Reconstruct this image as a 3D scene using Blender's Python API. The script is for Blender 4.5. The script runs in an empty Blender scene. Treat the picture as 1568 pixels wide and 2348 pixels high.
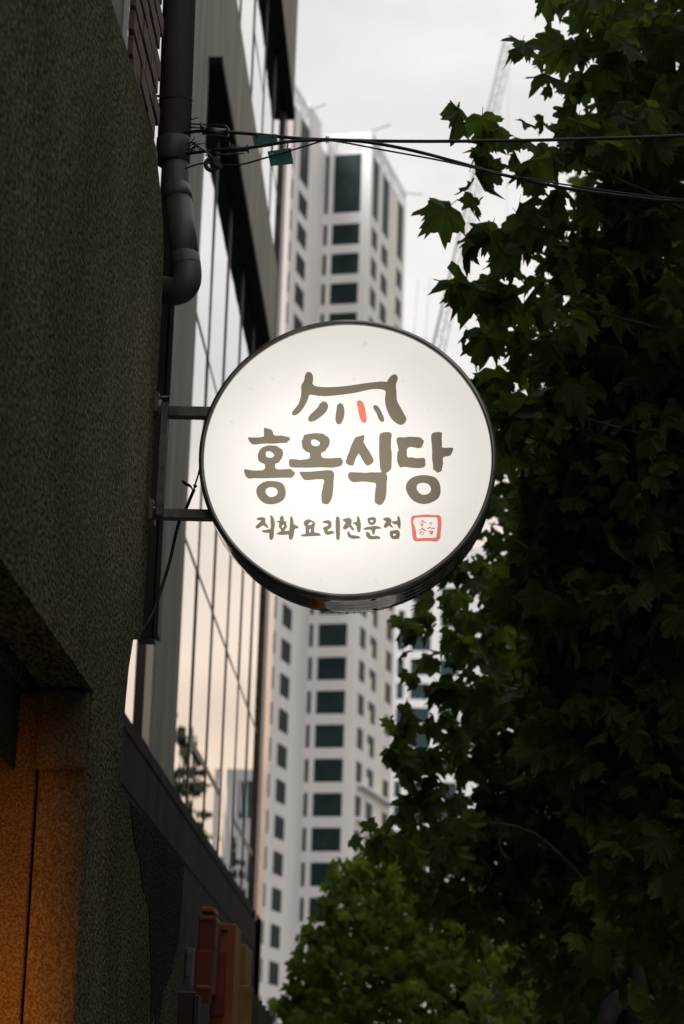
import bpy, bmesh, math, random
import numpy as np
from mathutils import Vector, Matrix
from mathutils.geometry import tessellate_polygon

random.seed(7)
sc = bpy.context.scene
COL = sc.collection

# ------------------------------------------------------------------ camera
F = 5400.0; CX, CY = 784.0, 1173.7          # focal length and centre in 1568-wide picture units
rho = math.radians(1.83)
th = math.atan((1446.3 * math.cos(rho) - 151 * math.sin(rho)) / F)
upc = np.array([math.sin(rho) * math.cos(th), math.cos(rho) * math.cos(th), -math.sin(th)])
yc = np.array([151, -1446.3, -F]); yc /= np.linalg.norm(yc)
upc = upc - yc * upc.dot(yc); upc /= np.linalg.norm(upc)
xc = np.cross(yc, upc)
R = np.array([xc, yc, upc])                 # camera -> world (Y runs along the street, X right, Z up)
C = np.array([0.0, 0.0, 1.6])
cam_d = bpy.data.cameras.new('camera'); cam = bpy.data.objects.new('camera', cam_d); COL.objects.link(cam)
M = Matrix([list(r) for r in R]).to_4x4(); M.translation = Vector(C)
cam.matrix_world = M
cam_d.sensor_fit = 'HORIZONTAL'; cam_d.sensor_width = 24.0; cam_d.lens = 24.0 * F / 1568.0
cam_d.clip_start = 0.05; cam_d.clip_end = 3000
cam_d.dof.use_dof = True; cam_d.dof.focus_distance = 7.3; cam_d.dof.aperture_fstop = 5.2
sc.camera = cam

# ------------------------------------------------------------------ sky and sun
SUN_EL, SUN_AZ = 32.0, 215.0                # azimuth clockwise from +Y
w = bpy.data.worlds.new('World'); sc.world = w; w.use_nodes = True
nt = w.node_tree; N = nt.nodes; L = nt.links; N.clear()
out = N.new('ShaderNodeOutputWorld'); bg = N.new('ShaderNodeBackground')
sky = N.new('ShaderNodeTexSky'); sky.sky_type = 'NISHITA'; sky.sun_disc = False
sky.sun_elevation = math.radians(SUN_EL); sky.sun_rotation = math.radians(SUN_AZ); sky.dust_density = 3.0
tc = N.new('ShaderNodeTexCoord')
nz = N.new('ShaderNodeTexNoise'); nz.inputs['Scale'].default_value = 9.0; nz.inputs['Detail'].default_value = 5; nz.inputs['Roughness'].default_value = .5
mp = N.new('ShaderNodeMapping'); mp.inputs['Scale'].default_value = (1, 1, 2.2)
L.new(tc.outputs['Generated'], mp.inputs['Vector']); L.new(mp.outputs[0], nz.inputs['Vector'])
sep = N.new('ShaderNodeSeparateXYZ'); L.new(tc.outputs['Generated'], sep.inputs[0])
cr = N.new('ShaderNodeValToRGB')             # overcast cloud: peach low down at dusk, pale grey above
cr.color_ramp.elements[0].position = 0.0; cr.color_ramp.elements[0].color = (9.6, 6.8, 5.0, 1)
cr.color_ramp.elements[1].position = 1.0; cr.color_ramp.elements[1].color = (9.6, 9.6, 9.7, 1)
e = cr.color_ramp.elements.new(0.17); e.color = (11.2, 8.8, 6.8, 1)
e = cr.color_ramp.elements.new(0.32); e.color = (9.6, 9.35, 9.0, 1)
L.new(sep.outputs['Z'], cr.inputs[0])
cl = N.new('ShaderNodeMapRange'); cl.inputs['From Min'].default_value = .3; cl.inputs['From Max'].default_value = .7
cl.inputs['To Min'].default_value = .85; cl.inputs['To Max'].default_value = 1.10
L.new(nz.outputs['Fac'], cl.inputs['Value'])
mul = N.new('ShaderNodeVectorMath'); mul.operation = 'SCALE'; L.new(cr.outputs[0], mul.inputs[0]); L.new(cl.outputs[0], mul.inputs['Scale'])
mx = N.new('ShaderNodeMixRGB'); mx.inputs['Fac'].default_value = 0.9
L.new(sky.outputs[0], mx.inputs[1]); L.new(mul.outputs[0], mx.inputs[2])
L.new(mx.outputs[0], bg.inputs['Color']); bg.inputs['Strength'].default_value = 0.101
L.new(bg.outputs[0], out.inputs[0])
sun_d = bpy.data.lights.new('sun', 'SUN'); sun_d.energy = 3.4; sun_d.angle = math.radians(25); sun_d.color = (1, .98, .96)
sun = bpy.data.objects.new('sun', sun_d); COL.objects.link(sun)
az, el = math.radians(SUN_AZ), math.radians(SUN_EL)
sdir = Vector((math.sin(az) * math.cos(el), math.cos(az) * math.cos(el), math.sin(el)))
sun.rotation_euler = sdir.to_track_quat('Z', 'Y').to_euler()
sc.view_settings.view_transform = 'Standard'; sc.view_settings.look = 'None'
sc.view_settings.exposure = 0.0; sc.view_settings.gamma = 1.0; sc.view_settings.use_curve_mapping = False
sc.render.engine = 'CYCLES'
sc.cycles.use_denoising = True
sc.cycles.max_bounces = 8; sc.cycles.diffuse_bounces = 3; sc.cycles.glossy_bounces = 4; sc.cycles.transmission_bounces = 4
sc.cycles.caustics_reflective = False; sc.cycles.caustics_refractive = False
sc.cycles.sample_clamp_indirect = 6

# ------------------------------------------------------------------ helpers
def ray(px, py): return R @ np.array([px - CX, -(py - CY), -F])
def onY(px, py, Y): d = ray(px, py); return Vector(C + d * (Y / d[1]))
def onX(px, py, X): d = ray(px, py); return Vector(C + d * (X / d[0]))
def proj(p):
    c = R.T @ (np.array(p) - C)
    return CX + F * c[0] / -c[2], CY - F * c[1] / -c[2]

def obj(name, verts, faces, mat, parent=None, smooth=False):
    me = bpy.data.meshes.new(name); me.from_pydata([tuple(v) for v in verts], [], faces); me.update()
    if mat: me.materials.append(mat)
    if smooth: me.polygons.foreach_set('use_smooth', [True] * len(me.polygons))
    o = bpy.data.objects.new(name, me); COL.objects.link(o)
    if parent is not None: o.parent = parent
    return o
def inst(name, me, parent, mw=None):
    o = bpy.data.objects.new(name, me); COL.objects.link(o); o.parent = parent
    if mw is not None: o.matrix_local = mw
    return o
def tag(o, label, cat, group=None):
    o['label'] = label; o['category'] = cat
    if group: o['group'] = group
    return o
def thing(name, label, cat, group=None):
    o = bpy.data.objects.new(name, None); COL.objects.link(o); o.empty_display_size = .1
    return tag(o, label, cat, group)
def struct(o): o['kind'] = 'structure'; return o

def boxvf(x0, x1, y0, y1, z0, z1):
    v = [(x0, y0, z0), (x1, y0, z0), (x1, y1, z0), (x0, y1, z0), (x0, y0, z1), (x1, y0, z1), (x1, y1, z1), (x0, y1, z1)]
    f = [(0, 3, 2, 1), (4, 5, 6, 7), (0, 1, 5, 4), (1, 2, 6, 5), (2, 3, 7, 6), (3, 0, 4, 7)]
    return v, f
def bevel(o, wd, seg=2):
    m = o.modifiers.new('bevel', 'BEVEL'); m.width = wd; m.segments = seg; m.limit_method = 'ANGLE'; return o
def box(name, b, mat, parent=None, bv=0):
    b = (min(b[0], b[1]), max(b[0], b[1]), min(b[2], b[3]), max(b[2], b[3]), min(b[4], b[5]), max(b[4], b[5]))
    o = obj(name, *boxvf(*b), mat, parent)
    if bv: bevel(o, bv)
    return o
def prismvf(pts, d):
    n = len(pts); pts = [Vector(p) for p in pts]; d = Vector(d)
    v = pts + [p + d for p in pts]
    tri = tessellate_polygon([pts])
    f = [tuple(t) for t in tri] + [tuple(n + i for i in reversed(t)) for t in tri]
    f += [(i, (i + 1) % n, n + (i + 1) % n, n + i) for i in range(n)]
    return v, f
def prism(name, pts, d, mat, parent=None):
    o = obj(name, *prismvf(pts, d), mat, parent)
    bm = bmesh.new(); bm.from_mesh(o.data); bmesh.ops.recalc_face_normals(bm, faces=bm.faces); bm.to_mesh(o.data); bm.free()
    return o
def tubevf(path, rad, seg=10, cap=True):
    path = [Vector(p) for p in path]; n = len(path)
    if not hasattr(rad, '__len__'): rad = [rad] * n
    v = []; f = []; nrm = None
    for i in range(n):
        t = (path[min(i + 1, n - 1)] - path[max(i - 1, 0)]).normalized()
        if nrm is None:
            nrm = t.orthogonal().normalized()
        else:
            nrm = (nrm - t * nrm.dot(t)).normalized()
        b = t.cross(nrm)
        for k in range(seg):
            a = 2 * math.pi * k / seg
            v.append(path[i] + (nrm * math.cos(a) + b * math.sin(a)) * rad[i])
    for i in range(n - 1):
        for k in range(seg):
            k2 = (k + 1) % seg
            f.append((i * seg + k, i * seg + k2, (i + 1) * seg + k2, (i + 1) * seg + k))
    if cap:
        f.append(tuple(reversed(range(seg)))); f.append(tuple((n - 1) * seg + k for k in range(seg)))
    return v, f
def tube(name, path, rad, mat, parent=None, seg=10):
    return obj(name, *tubevf(path, rad, seg), mat, parent, True)
def spline(pts, k=6):
    p = [Vector(q) for q in pts]; o = []
    for i in range(len(p) - 1):
        a, b, c, d = p[max(i - 1, 0)], p[i], p[i + 1], p[min(i + 2, len(p) - 1)]
        for j in range(k):
            t = j / k
            o.append(.5 * ((2 * b) + (c - a) * t + (2 * a - 5 * b + 4 * c - d) * t * t + (3 * b - a - 3 * c + d) * t ** 3))
    o.append(p[-1]); return o
class MB:
    def __init__(s): s.v = []; s.f = []
    def add(s, vf):
        o = len(s.v); s.v += [tuple(x) for x in vf[0]]; s.f += [tuple(i + o for i in q) for q in vf[1]]
        return s

# ------------------------------------------------------------------ materials
def pmat(name, col, rough=.7, metal=0.0, spec=.5):
    m = bpy.data.materials.new(name); m.use_nodes = True
    b = m.node_tree.nodes['Principled BSDF']
    b.inputs['Base Color'].default_value = (*col, 1); b.inputs['Roughness'].default_value = rough
    b.inputs['Metallic'].default_value = metal; b.inputs['Specular IOR Level'].default_value = spec
    return m
def noisy(m, c1, c2, scale=8, detail=5, stretch=(1, 1, 1), lo=.35, hi=.65, bump=0, bscale=None, bdist=.01, rough=None):
    n = m.node_tree; b = n.nodes['Principled BSDF']
    tc = n.nodes.new('ShaderNodeTexCoord'); mp = n.nodes.new('ShaderNodeMapping'); mp.inputs['Scale'].default_value = stretch
    n.links.new(tc.outputs['Object'], mp.inputs[0])
    nz = n.nodes.new('ShaderNodeTexNoise'); nz.inputs['Scale'].default_value = scale; nz.inputs['Detail'].default_value = detail
    n.links.new(mp.outputs[0], nz.inputs['Vector'])
    cr = n.nodes.new('ShaderNodeValToRGB'); cr.color_ramp.elements[0].position = lo; cr.color_ramp.elements[1].position = hi
    cr.color_ramp.elements[0].color = (*c1, 1); cr.color_ramp.elements[1].color = (*c2, 1)
    n.links.new(nz.outputs['Fac'], cr.inputs[0]); n.links.new(cr.outputs[0], b.inputs['Base Color'])
    if bump:
        n2 = n.nodes.new('ShaderNodeTexNoise'); n2.inputs['Scale'].default_value = bscale or scale; n2.inputs['Detail'].default_value = 4
        n.links.new(mp.outputs[0], n2.inputs['Vector'])
        bp = n.nodes.new('ShaderNodeBump'); bp.inputs['Strength'].default_value = bump; bp.inputs['Distance'].default_value = bdist
        n.links.new(n2.outputs['Fac'], bp.inputs['Height']); n.links.new(bp.outputs[0], b.inputs['Normal'])
    if rough:
        mr = n.nodes.new('ShaderNodeMapRange'); mr.inputs['To Min'].default_value = rough[0]; mr.inputs['To Max'].default_value = rough[1]
        n.links.new(nz.outputs['Fac'], mr.inputs[0]); n.links.new(mr.outputs[0], b.inputs['Roughness'])
    return m
def stuccomat(name, c1, c2, scale):
    """Coarse sprayed render: two sizes of grain in colour and relief."""
    m = pmat(name, c1, .95, 0, .04); n = m.node_tree; b = n.nodes['Principled BSDF']
    tc = n.nodes.new('ShaderNodeTexCoord')
    mp = n.nodes.new('ShaderNodeMapping'); mp.inputs['Scale'].default_value = (1, .32, .8); n.links.new(tc.outputs['Object'], mp.inputs[0])
    a = n.nodes.new('ShaderNodeTexNoise'); a.inputs['Scale'].default_value = scale; a.inputs['Detail'].default_value = 3; a.inputs['Roughness'].default_value = .65
    big = n.nodes.new('ShaderNodeTexNoise'); big.inputs['Scale'].default_value = 3.2; big.inputs['Detail'].default_value = 4
    mq = n.nodes.new('ShaderNodeMapping'); mq.inputs['Scale'].default_value = (1, .8, .6); n.links.new(tc.outputs['Object'], mq.inputs[0])
    n.links.new(mp.outputs[0], a.inputs['Vector']); n.links.new(mq.outputs[0], big.inputs['Vector'])
    cr = n.nodes.new('ShaderNodeValToRGB'); cr.color_ramp.elements[0].position = .40; cr.color_ramp.elements[1].position = .66
    cr.color_ramp.elements[0].color = (*c1, 1); cr.color_ramp.elements[1].color = (*c2, 1)
    n.links.new(a.outputs['Fac'], cr.inputs[0])
    mr = n.nodes.new('ShaderNodeMapRange'); mr.inputs['From Min'].default_value = .3; mr.inputs['From Max'].default_value = .7; mr.inputs['To Min'].default_value = .75; mr.inputs['To Max'].default_value = 1.2
    n.links.new(big.outputs['Fac'], mr.inputs[0])
    sv = n.nodes.new('ShaderNodeVectorMath'); sv.operation = 'SCALE'; n.links.new(cr.outputs[0], sv.inputs[0]); n.links.new(mr.outputs[0], sv.inputs['Scale'])
    n.links.new(sv.outputs[0], b.inputs['Base Color'])
    bp = n.nodes.new('ShaderNodeBump'); bp.inputs['Strength'].default_value = 1.0; bp.inputs['Distance'].default_value = .012
    n.links.new(a.outputs['Fac'], bp.inputs['Height']); n.links.new(bp.outputs[0], b.inputs['Normal'])
    return m
def glassmat(name, dark, refl=.92, rough=.02, ior=2.2):
    """Coated window glass: mirror by Fresnel over a dark interior."""
    m = bpy.data.materials.new(name); m.use_nodes = True; n = m.node_tree; n.nodes.clear()
    o = n.nodes.new('ShaderNodeOutputMaterial'); d = n.nodes.new('ShaderNodeBsdfDiffuse'); d.inputs[0].default_value = (*dark, 1)
    g = n.nodes.new('ShaderNodeBsdfGlossy'); g.inputs[0].default_value = (refl, refl, refl, 1); g.inputs['Roughness'].default_value = rough
    lw = n.nodes.new('ShaderNodeLayerWeight'); lw.inputs['Blend'].default_value = .5
    pw = n.nodes.new('ShaderNodeMath'); pw.operation = 'POWER'; pw.inputs[1].default_value = 1.6; n.links.new(lw.outputs['Facing'], pw.inputs[0])
    fr = n.nodes.new('ShaderNodeMapRange'); fr.inputs['To Min'].default_value = .22; fr.inputs['To Max'].default_value = 1.0; n.links.new(pw.outputs[0], fr.inputs[0])
    mx = n.nodes.new('ShaderNodeMixShader'); n.links.new(fr.outputs[0], mx.inputs[0]); n.links.new(d.outputs[0], mx.inputs[1]); n.links.new(g.outputs[0], mx.inputs[2])
    tc = n.nodes.new('ShaderNodeTexCoord'); nz = n.nodes.new('ShaderNodeTexNoise'); nz.inputs['Scale'].default_value = .9; nz.inputs['Detail'].default_value = 2; n.links.new(tc.outputs['Object'], nz.inputs['Vector'])
    bp = n.nodes.new('ShaderNodeBump'); bp.inputs['Strength'].default_value = 1; bp.inputs['Distance'].default_value = .0014; n.links.new(nz.outputs['Fac'], bp.inputs['Height']); n.links.new(bp.outputs[0], g.inputs['Normal'])
    n.links.new(mx.outputs[0], o.inputs[0]); return m

stucco = stuccomat('stucco', (.026, .0235, .0135), (.215, .194, .112), 125)
reveal_m = stuccomat('reveal_render', (.06, .054, .033), (.17, .154, .094), 190)
stain_m = stuccomat('damp_stucco', (.010, .010, .008), (.06, .056, .042), 105)
brick_m = noisy(pmat('brick', (.3, .15, .1), .85), (.10, .06, .05), (.17, .105, .085), 30, 5, bump=.4, bdist=.003)
mortar_m = noisy(pmat('mortar', (.05, .03, .025), .95), (.008, .005, .005), (.02, .012, .011), 40)
grey_m = noisy(pmat('grey_panel', (.1, .1, .1), .6), (.07, .07, .07), (.12, .12, .12), 6)
trim_m = pmat('bright_trim', (.6, .6, .6), .3, .8)
pvc = noisy(pmat('grey_pvc', (.14, .14, .14), .5), (.11, .108, .098), (.18, .176, .16), 5, 6, (1, 1, .35), bump=.05, bscale=30)
pvc_dark = noisy(pmat('dark_pvc', (.07, .07, .075), .5), (.055, .054, .052), (.09, .088, .083), 6, 6, (1, 1, .35))
steel_m = noisy(pmat('dark_steel', (.09, .09, .085), .35, .6), (.05, .05, .045), (.14, .135, .12), 18, 6, rough=(.25, .6))
black_m = pmat('black_rubber', (.012, .012, .013), .45)
wire_m = noisy(pmat('wire', (.03, .03, .03), .5, .3), (.008, .008, .009), (.022, .021, .02), 60)
clampm = noisy(pmat('clamp_metal', (.15, .15, .14), .4, .9), (.05, .05, .05), (.14, .14, .135), 40)
green_m = noisy(pmat('green_tag', (.0, .2, .14), .5), (.004, .09, .065), (.012, .17, .125), 40, 6, bump=.2, bscale=80, bdist=.001)
rim_m = noisy(pmat('sign_rim_steel', (.3, .3, .3), .12, 1.0), (.62, .62, .60), (.78, .78, .75), 14, 5, rough=(.03, .09))
lip_m = noisy(pmat('sign_lip', (.2, .2, .2), .3, .8), (.17, .168, .16), (.30, .295, .285), 9, 5, rough=(.2, .42))
conc = noisy(pmat('concrete', (.3, .29, .26), .9, 0, .15), (.165, .166, .142), (.29, .29, .252), 1.6, 7, (1, 3.0, .25), .3, .7, bump=.15, bscale=20)
conc_dark = noisy(pmat('dark_facade', (.08, .08, .08), .9, 0, .05), (.018, .018, .0185), (.034, .034, .033), 2.0, 7, (1, 1.5, .6), bump=.1, bscale=25)  # one darker tone for the lower facade and rear mass
finm = pmat('black_soffit', (.010, .010, .010), .8, 0, .1)
alu = pmat('bronze_mullion', (.055, .046, .038), .45, .5)
frame_m = noisy(pmat('dark_bronze', (.06, .045, .04), .4, .5), (.035, .026, .024), (.08, .058, .05), 3)
rose_m = pmat('rose_metal', (.80, .60, .54), .22, 1.0)
glass = glassmat('curtain_glass', (.012, .03, .034), .985, .012, 3.2)
white_w = noisy(pmat('white_render', (.78, .77, .76), .85), (.76, .785, .80), (.84, .865, .88), .25, 6, (1, 1, .3))
twin = noisy(pmat('tower_window', (.02, .03, .03), .55, 0, .12), (.012, .026, .030), (.024, .044, .048), .8)
sky_glint_m = pmat('cream_sky_glint', (.86, .85, .74), .6)  # cream panels stand in for sky reflected in the right-face windows
tframe = pmat('window_frame', (.10, .11, .11), .5)
crane_m = noisy(pmat('hazed_crane_grey', (.6, .58, .56), .6), (.26, .25, .25), (.36, .35, .35), 1)  # light grey takes the place of haze over the far crane
bark = noisy(pmat('bark', (.12, .1, .08), .9), (.02, .018, .015), (.085, .078, .06), 9, 6, (1, 1, .4), bump=.6, bscale=14, bdist=.02)

def leafmat(name, c1, c2, tr, trw=.4):
    m = bpy.data.materials.new(name); m.use_nodes = True; n = m.node_tree; n.nodes.clear()
    o = n.nodes.new('ShaderNodeOutputMaterial')
    p = n.nodes.new('ShaderNodeBsdfPrincipled'); p.inputs['Roughness'].default_value = .5; p.inputs['Specular IOR Level'].default_value = .3
    t = n.nodes.new('ShaderNodeBsdfTranslucent'); t.inputs[0].default_value = (*tr, 1)
    geo = n.nodes.new('ShaderNodeNewGeometry'); cr = n.nodes.new('ShaderNodeValToRGB')
    cr.color_ramp.elements[0].color = (*c1, 1); cr.color_ramp.elements[1].color = (*c2, 1)
    n.links.new(geo.outputs['Random Per Island'], cr.inputs[0]); n.links.new(cr.outputs[0], p.inputs['Base Color'])
    mx = n.nodes.new('ShaderNodeMixShader'); mx.inputs[0].default_value = trw
    n.links.new(p.outputs[0], mx.inputs[1]); n.links.new(t.outputs[0], mx.inputs[2]); n.links.new(mx.outputs[0], o.inputs[0]); return m
leaf_a = leafmat('plane_leaf', (.036, .06, .018), (.08, .115, .028), (.19, .29, .04), .5)
leaf_b = leafmat('lit_plane_leaf', (.09, .145, .022), (.165, .235, .038), (.32, .45, .05), .52)  # same leaf, with the daylight on the farther tree put into the colour
leaf_d = leafmat('dark_needle', (.02, .035, .02), (.04, .055, .025), (.03, .05, .015), .2)

# ------------------------------------------------------------------ ground
asphalt = noisy(pmat('asphalt', (.05, .05, .05), .85), (.035, .035, .036), (.065, .064, .062), 6, 8, bump=.3, bscale=60)
paving_m = noisy(pmat('paving', (.2, .19, .18), .9), (.34, .34, .31), (.46, .45, .42), 5, 8)
struct(obj('ground', [(-700, -700, -.15), (700, -700, -.15), (700, 900, -.15), (-700, 900, -.15)], [(0, 1, 2, 3)], asphalt))
struct(box('pavement', (-1.75, 2.4, -40, 160, -.14, 0), paving_m))

# ------------------------------------------------------------------ near building on the left (street face at X = WX)
WX = -0.849
nb = thing('corner_building', 'dark stucco and brick corner building with orange-lit entrance recess', 'building')
prof = [(-6, 4.50), (5.6, 4.48), (6.35, 4.54), (6.62, 4.55), (6.80, 4.52), (6.93, 4.47), (7.03, 4.40), (7.09, 4.31), (7.10, 4.1), (7.08, 3.5), (7.05, 3.09), (6.99, 3.05), (6.84, 3.02), (6.77, 2.92), (6.735, 2.80), (6.715, 2.70), (6.735, 2.62), (6.765, 2.555), (7.6, 2.562), (8.72, 2.575), (8.78, 0), (6.05, 0), (6.05, 2.715), (4.45, 2.715), (4.45, 0), (-6, 0)]
prism('street_wall', [(WX, y, z) for y, z in prof], (-.128, 0, 0), stucco, nb)  # near pier of the opening, out of frame, added to stop lamp spill
st = [(6.95, 2.553), (7.55, 2.563), (8.70, 2.57), (8.71, 2.44), (8.62, 2.28), (8.50, 2.19), (8.38, 2.13), (8.20, 2.09), (8.12, 1.98), (8.02, 1.90), (7.93, 2.02), (7.86, 1.88), (7.78, 2.1), (7.70, 2.2), (7.60, 2.31), (7.40, 2.35), (7.28, 2.42), (7.10, 2.47)]
rj = random.Random(9); sj = []
for i in range(len(st)):
    (y0_, z0_), (y1_, z1_) = st[i], st[(i + 1) % len(st)]
    for k in range(6):
        t_ = k / 6; jj = 0 if i < 2 or k == 0 else .012
        sj.append((y0_ + (y1_ - y0_) * t_ + rj.uniform(-jj, jj), z0_ + (z1_ - z0_) * t_ + rj.uniform(-jj, jj)))
prism('damp_stain', [(WX + .002, y, z) for y, z in sj], (-.004, 0, 0), stain_m, nb)
box('reveal_pier', (-1.9, -.985, 6.05, 6.4, 0, 2.712), reveal_m, nb, .01)
box('lintel_corbel', (-.985, -.855, 6.0, 6.06, 2.50, 2.713), reveal_m, nb, .012)
box('jamb_coat', (-.975, WX - .002, 6.044, 6.052, 0, 2.712), reveal_m, nb)
box('door_head', (-1.14, -1.04, -2, 6.04, 2.50, 2.716), reveal_m, nb)
box('porch_ceiling', (-2.6, -1.021, -2, 6.4, 2.72, 2.78), stucco, nb)
box('porch_back_wall', (-2.7, -2.6, -2, 6.4, 0, 2.78), stucco, nb)
# upper storey
box('upper_storey', (-8, -.96, -14, 6.50, 4.4, 13.5), mortar_m, nb)  # bulk carried up tall out of view to shade the street
box('rear_mass', (-8, -1.36, 6.51, 9.4, 0, 13.5), mortar_m, nb)  # unseen mass added to close the gap and keep sun off the tree
box('window_panel', (-.962, -.93, 5.9, 6.42, 4.4, 6.6), grey_m, nb, .004)
box('window_reveal', (-.962, -.90, 5.5, 5.88, 4.4, 6.6), black_m, nb, .004)
box('metal_trim', (-.93, -.915, 6.42, 6.45, 4.72, 6.6), trim_m, nb)
bw = box('brick_pier', (-1.3, -.925, 6.46, 7.10, 4.2, 13.5), mortar_m, nb)
bl, bh, pz = .20, .060, .080
me_b = {}
def brickmesh(ln):
    k = round(ln, 3)
    if k not in me_b:
        v, f = boxvf(-.045, .0, 0, ln, 0, bh); me = bpy.data.meshes.new('brick'); me.from_pydata(v, [], f); me.materials.append(brick_m); me_b[k] = me
    return me_b[k]
for i in range(26):
    z = 4.26 + i * pz; y = 6.47 - (.10 if i % 2 else 0)
    while y < 7.08:
        y0 = max(y, 6.465); y1 = min(y + bl, 7.12 + (.05 if i % 2 else 0.0))
        if y1 - y0 > .03:
            o = inst('brick', brickmesh(y1 - y0), bw, Matrix.Translation((-.90 + random.uniform(-.003, .003), y0, z)))
        y += bl + .012
# entrance lamp just inside the recess, left of the picture
lp = thing('porch_lamp', 'amber porch lamp inside the entrance recess', 'lamp')
lamp_glow = bpy.data.materials.new('lamp_glow'); lamp_glow.use_nodes = True
_b = lamp_glow.node_tree.nodes['Principled BSDF']; _b.inputs['Emission Color'].default_value = (1, .33, .04, 1); _b.inputs['Emission Strength'].default_value = 6
LPOS = Vector((-1.07, 3.3, 1.0))
v, f = tubevf([LPOS + Vector((0, 0, z)) for z in (-.09, -.07, 0, .07, .09)], [.02, .06, .07, .06, .02], 16)
obj('lamp_shade', v, f, lamp_glow, lp, True)
box('lamp_arm', (LPOS.x - 1.6, LPOS.x, LPOS.y - .015, LPOS.y + .015, LPOS.z + .09, LPOS.z + .12), steel_m, lp)
pl = bpy.data.lights.new('porch_light', 'SPOT'); pl.energy = 650; pl.color = (1, .27, .02); pl.shadow_soft_size = .06; pl.spot_size = math.radians(50); pl.spot_blend = 1.0
plo = bpy.data.objects.new('porch_light', pl); COL.objects.link(plo); plo.location = LPOS + Vector((.03, .1, 0)); plo.parent = lp
plo.rotation_euler = (-(Vector((-1.12, 6.05, 1.42)) - plo.location)).to_track_quat('Z', 'Y').to_euler()

# ------------------------------------------------------------------ drain pipe
dp = thing('drain_pipe', 'grey plastic drain pipe with offset elbow above the round sign', 'pipe')
PY = 7.6
ptop = onY(412, -30, PY); p1 = onY(398, 350, PY)
dirp = (ptop - p1).normalized()
tube('pipe_section', [p1 - dirp * .02, ptop + dirp * 4.0], .0585, pvc, dp, 24)
k0 = onY(399, 322, PY); k1 = onY(395, 372, PY)
tube('socket', [k0 + dirp * .004, k0, k1, k1 - dirp * .006], [.0590, .0615, .0615, .056], pvc_dark, dp, 24)
n0 = onY(401, 372, PY); n1 = onY(403, 428, PY - .02); n2 = onY(404, 448, PY - .03)
tube('neck', spline([k1, n0, n1, n2], 5), .0475, pvc_dark, dp, 20)
s0 = onY(404, 432, PY - .03); s1 = onY(409, 462, PY - .05)
tube('offset_socket', [s0, s0 * .5 + s1 * .5, s1], [.048, .0500, .0500], pvc_dark, dp, 20)
e0 = onY(425, 596, PY - .13)
tube('offset_section', [s1, e0], .0480, pvc_dark, dp, 20)
tube('elbow_collar', [onY(424, 588, PY - .127), onY(424, 590, PY - .128), onY(427, 612, PY - .138), onY(427.5, 615, PY - .139)], [.0483, .0505, .0505, .0495], pvc_dark, dp, 22)
el = spline([e0, onY(429, 624, PY - .142), onY(427, 647, PY - .145), onY(414, 663, PY - .13), onY(392, 668, PY - .10), onY(362, 664, PY - .03)], 6)
tube('elbow', el, .0492, pvc_dark, dp, 24)
# tie wires round the pipe
tie = []
for kpx in ((401, 232),):
    c0 = onY(*kpx, PY); ax = dirp; a = ax.orthogonal().normalized(); b = ax.cross(a)
    tie = [c0 + (a * math.cos(t) + b * math.sin(t)) * .0610 + ax * .012 * math.sin(t + 1.2) for t in np.linspace(0, 2 * math.pi, 40)]
    tube('tie_wire', tie, .0022, black_m, dp, 6)
for py in (222, 262, 268):
    q = onY(372, py, PY); r2 = onY(333, py + 2, PY - .25)
    tube('wall_clip', spline([q, (q + r2) / 2 + Vector((0, 0, .006)), r2], 4), .005, steel_m, dp, 6)

# dark trunking beyond the wall's end
td = thing('dark_infill', 'dark vertical trunking strip between stucco wall and concrete pier', 'infill')
ta = onY(336, 1000, 8.0); tb = onY(386, 1000, 8.0); tz = onY(335, 1462, 8.0).z  # black boxes filling the dark gap beyond the wall's end
box('infill_box', (ta.x, tb.x - .02, 8.0, 8.12, tz, 5.2), black_m, td, .004)
box('infill_edge', (tb.x - .018, tb.x, 7.985, 8.10, tz + .01, 5.2), black_m, td, .003)

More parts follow.
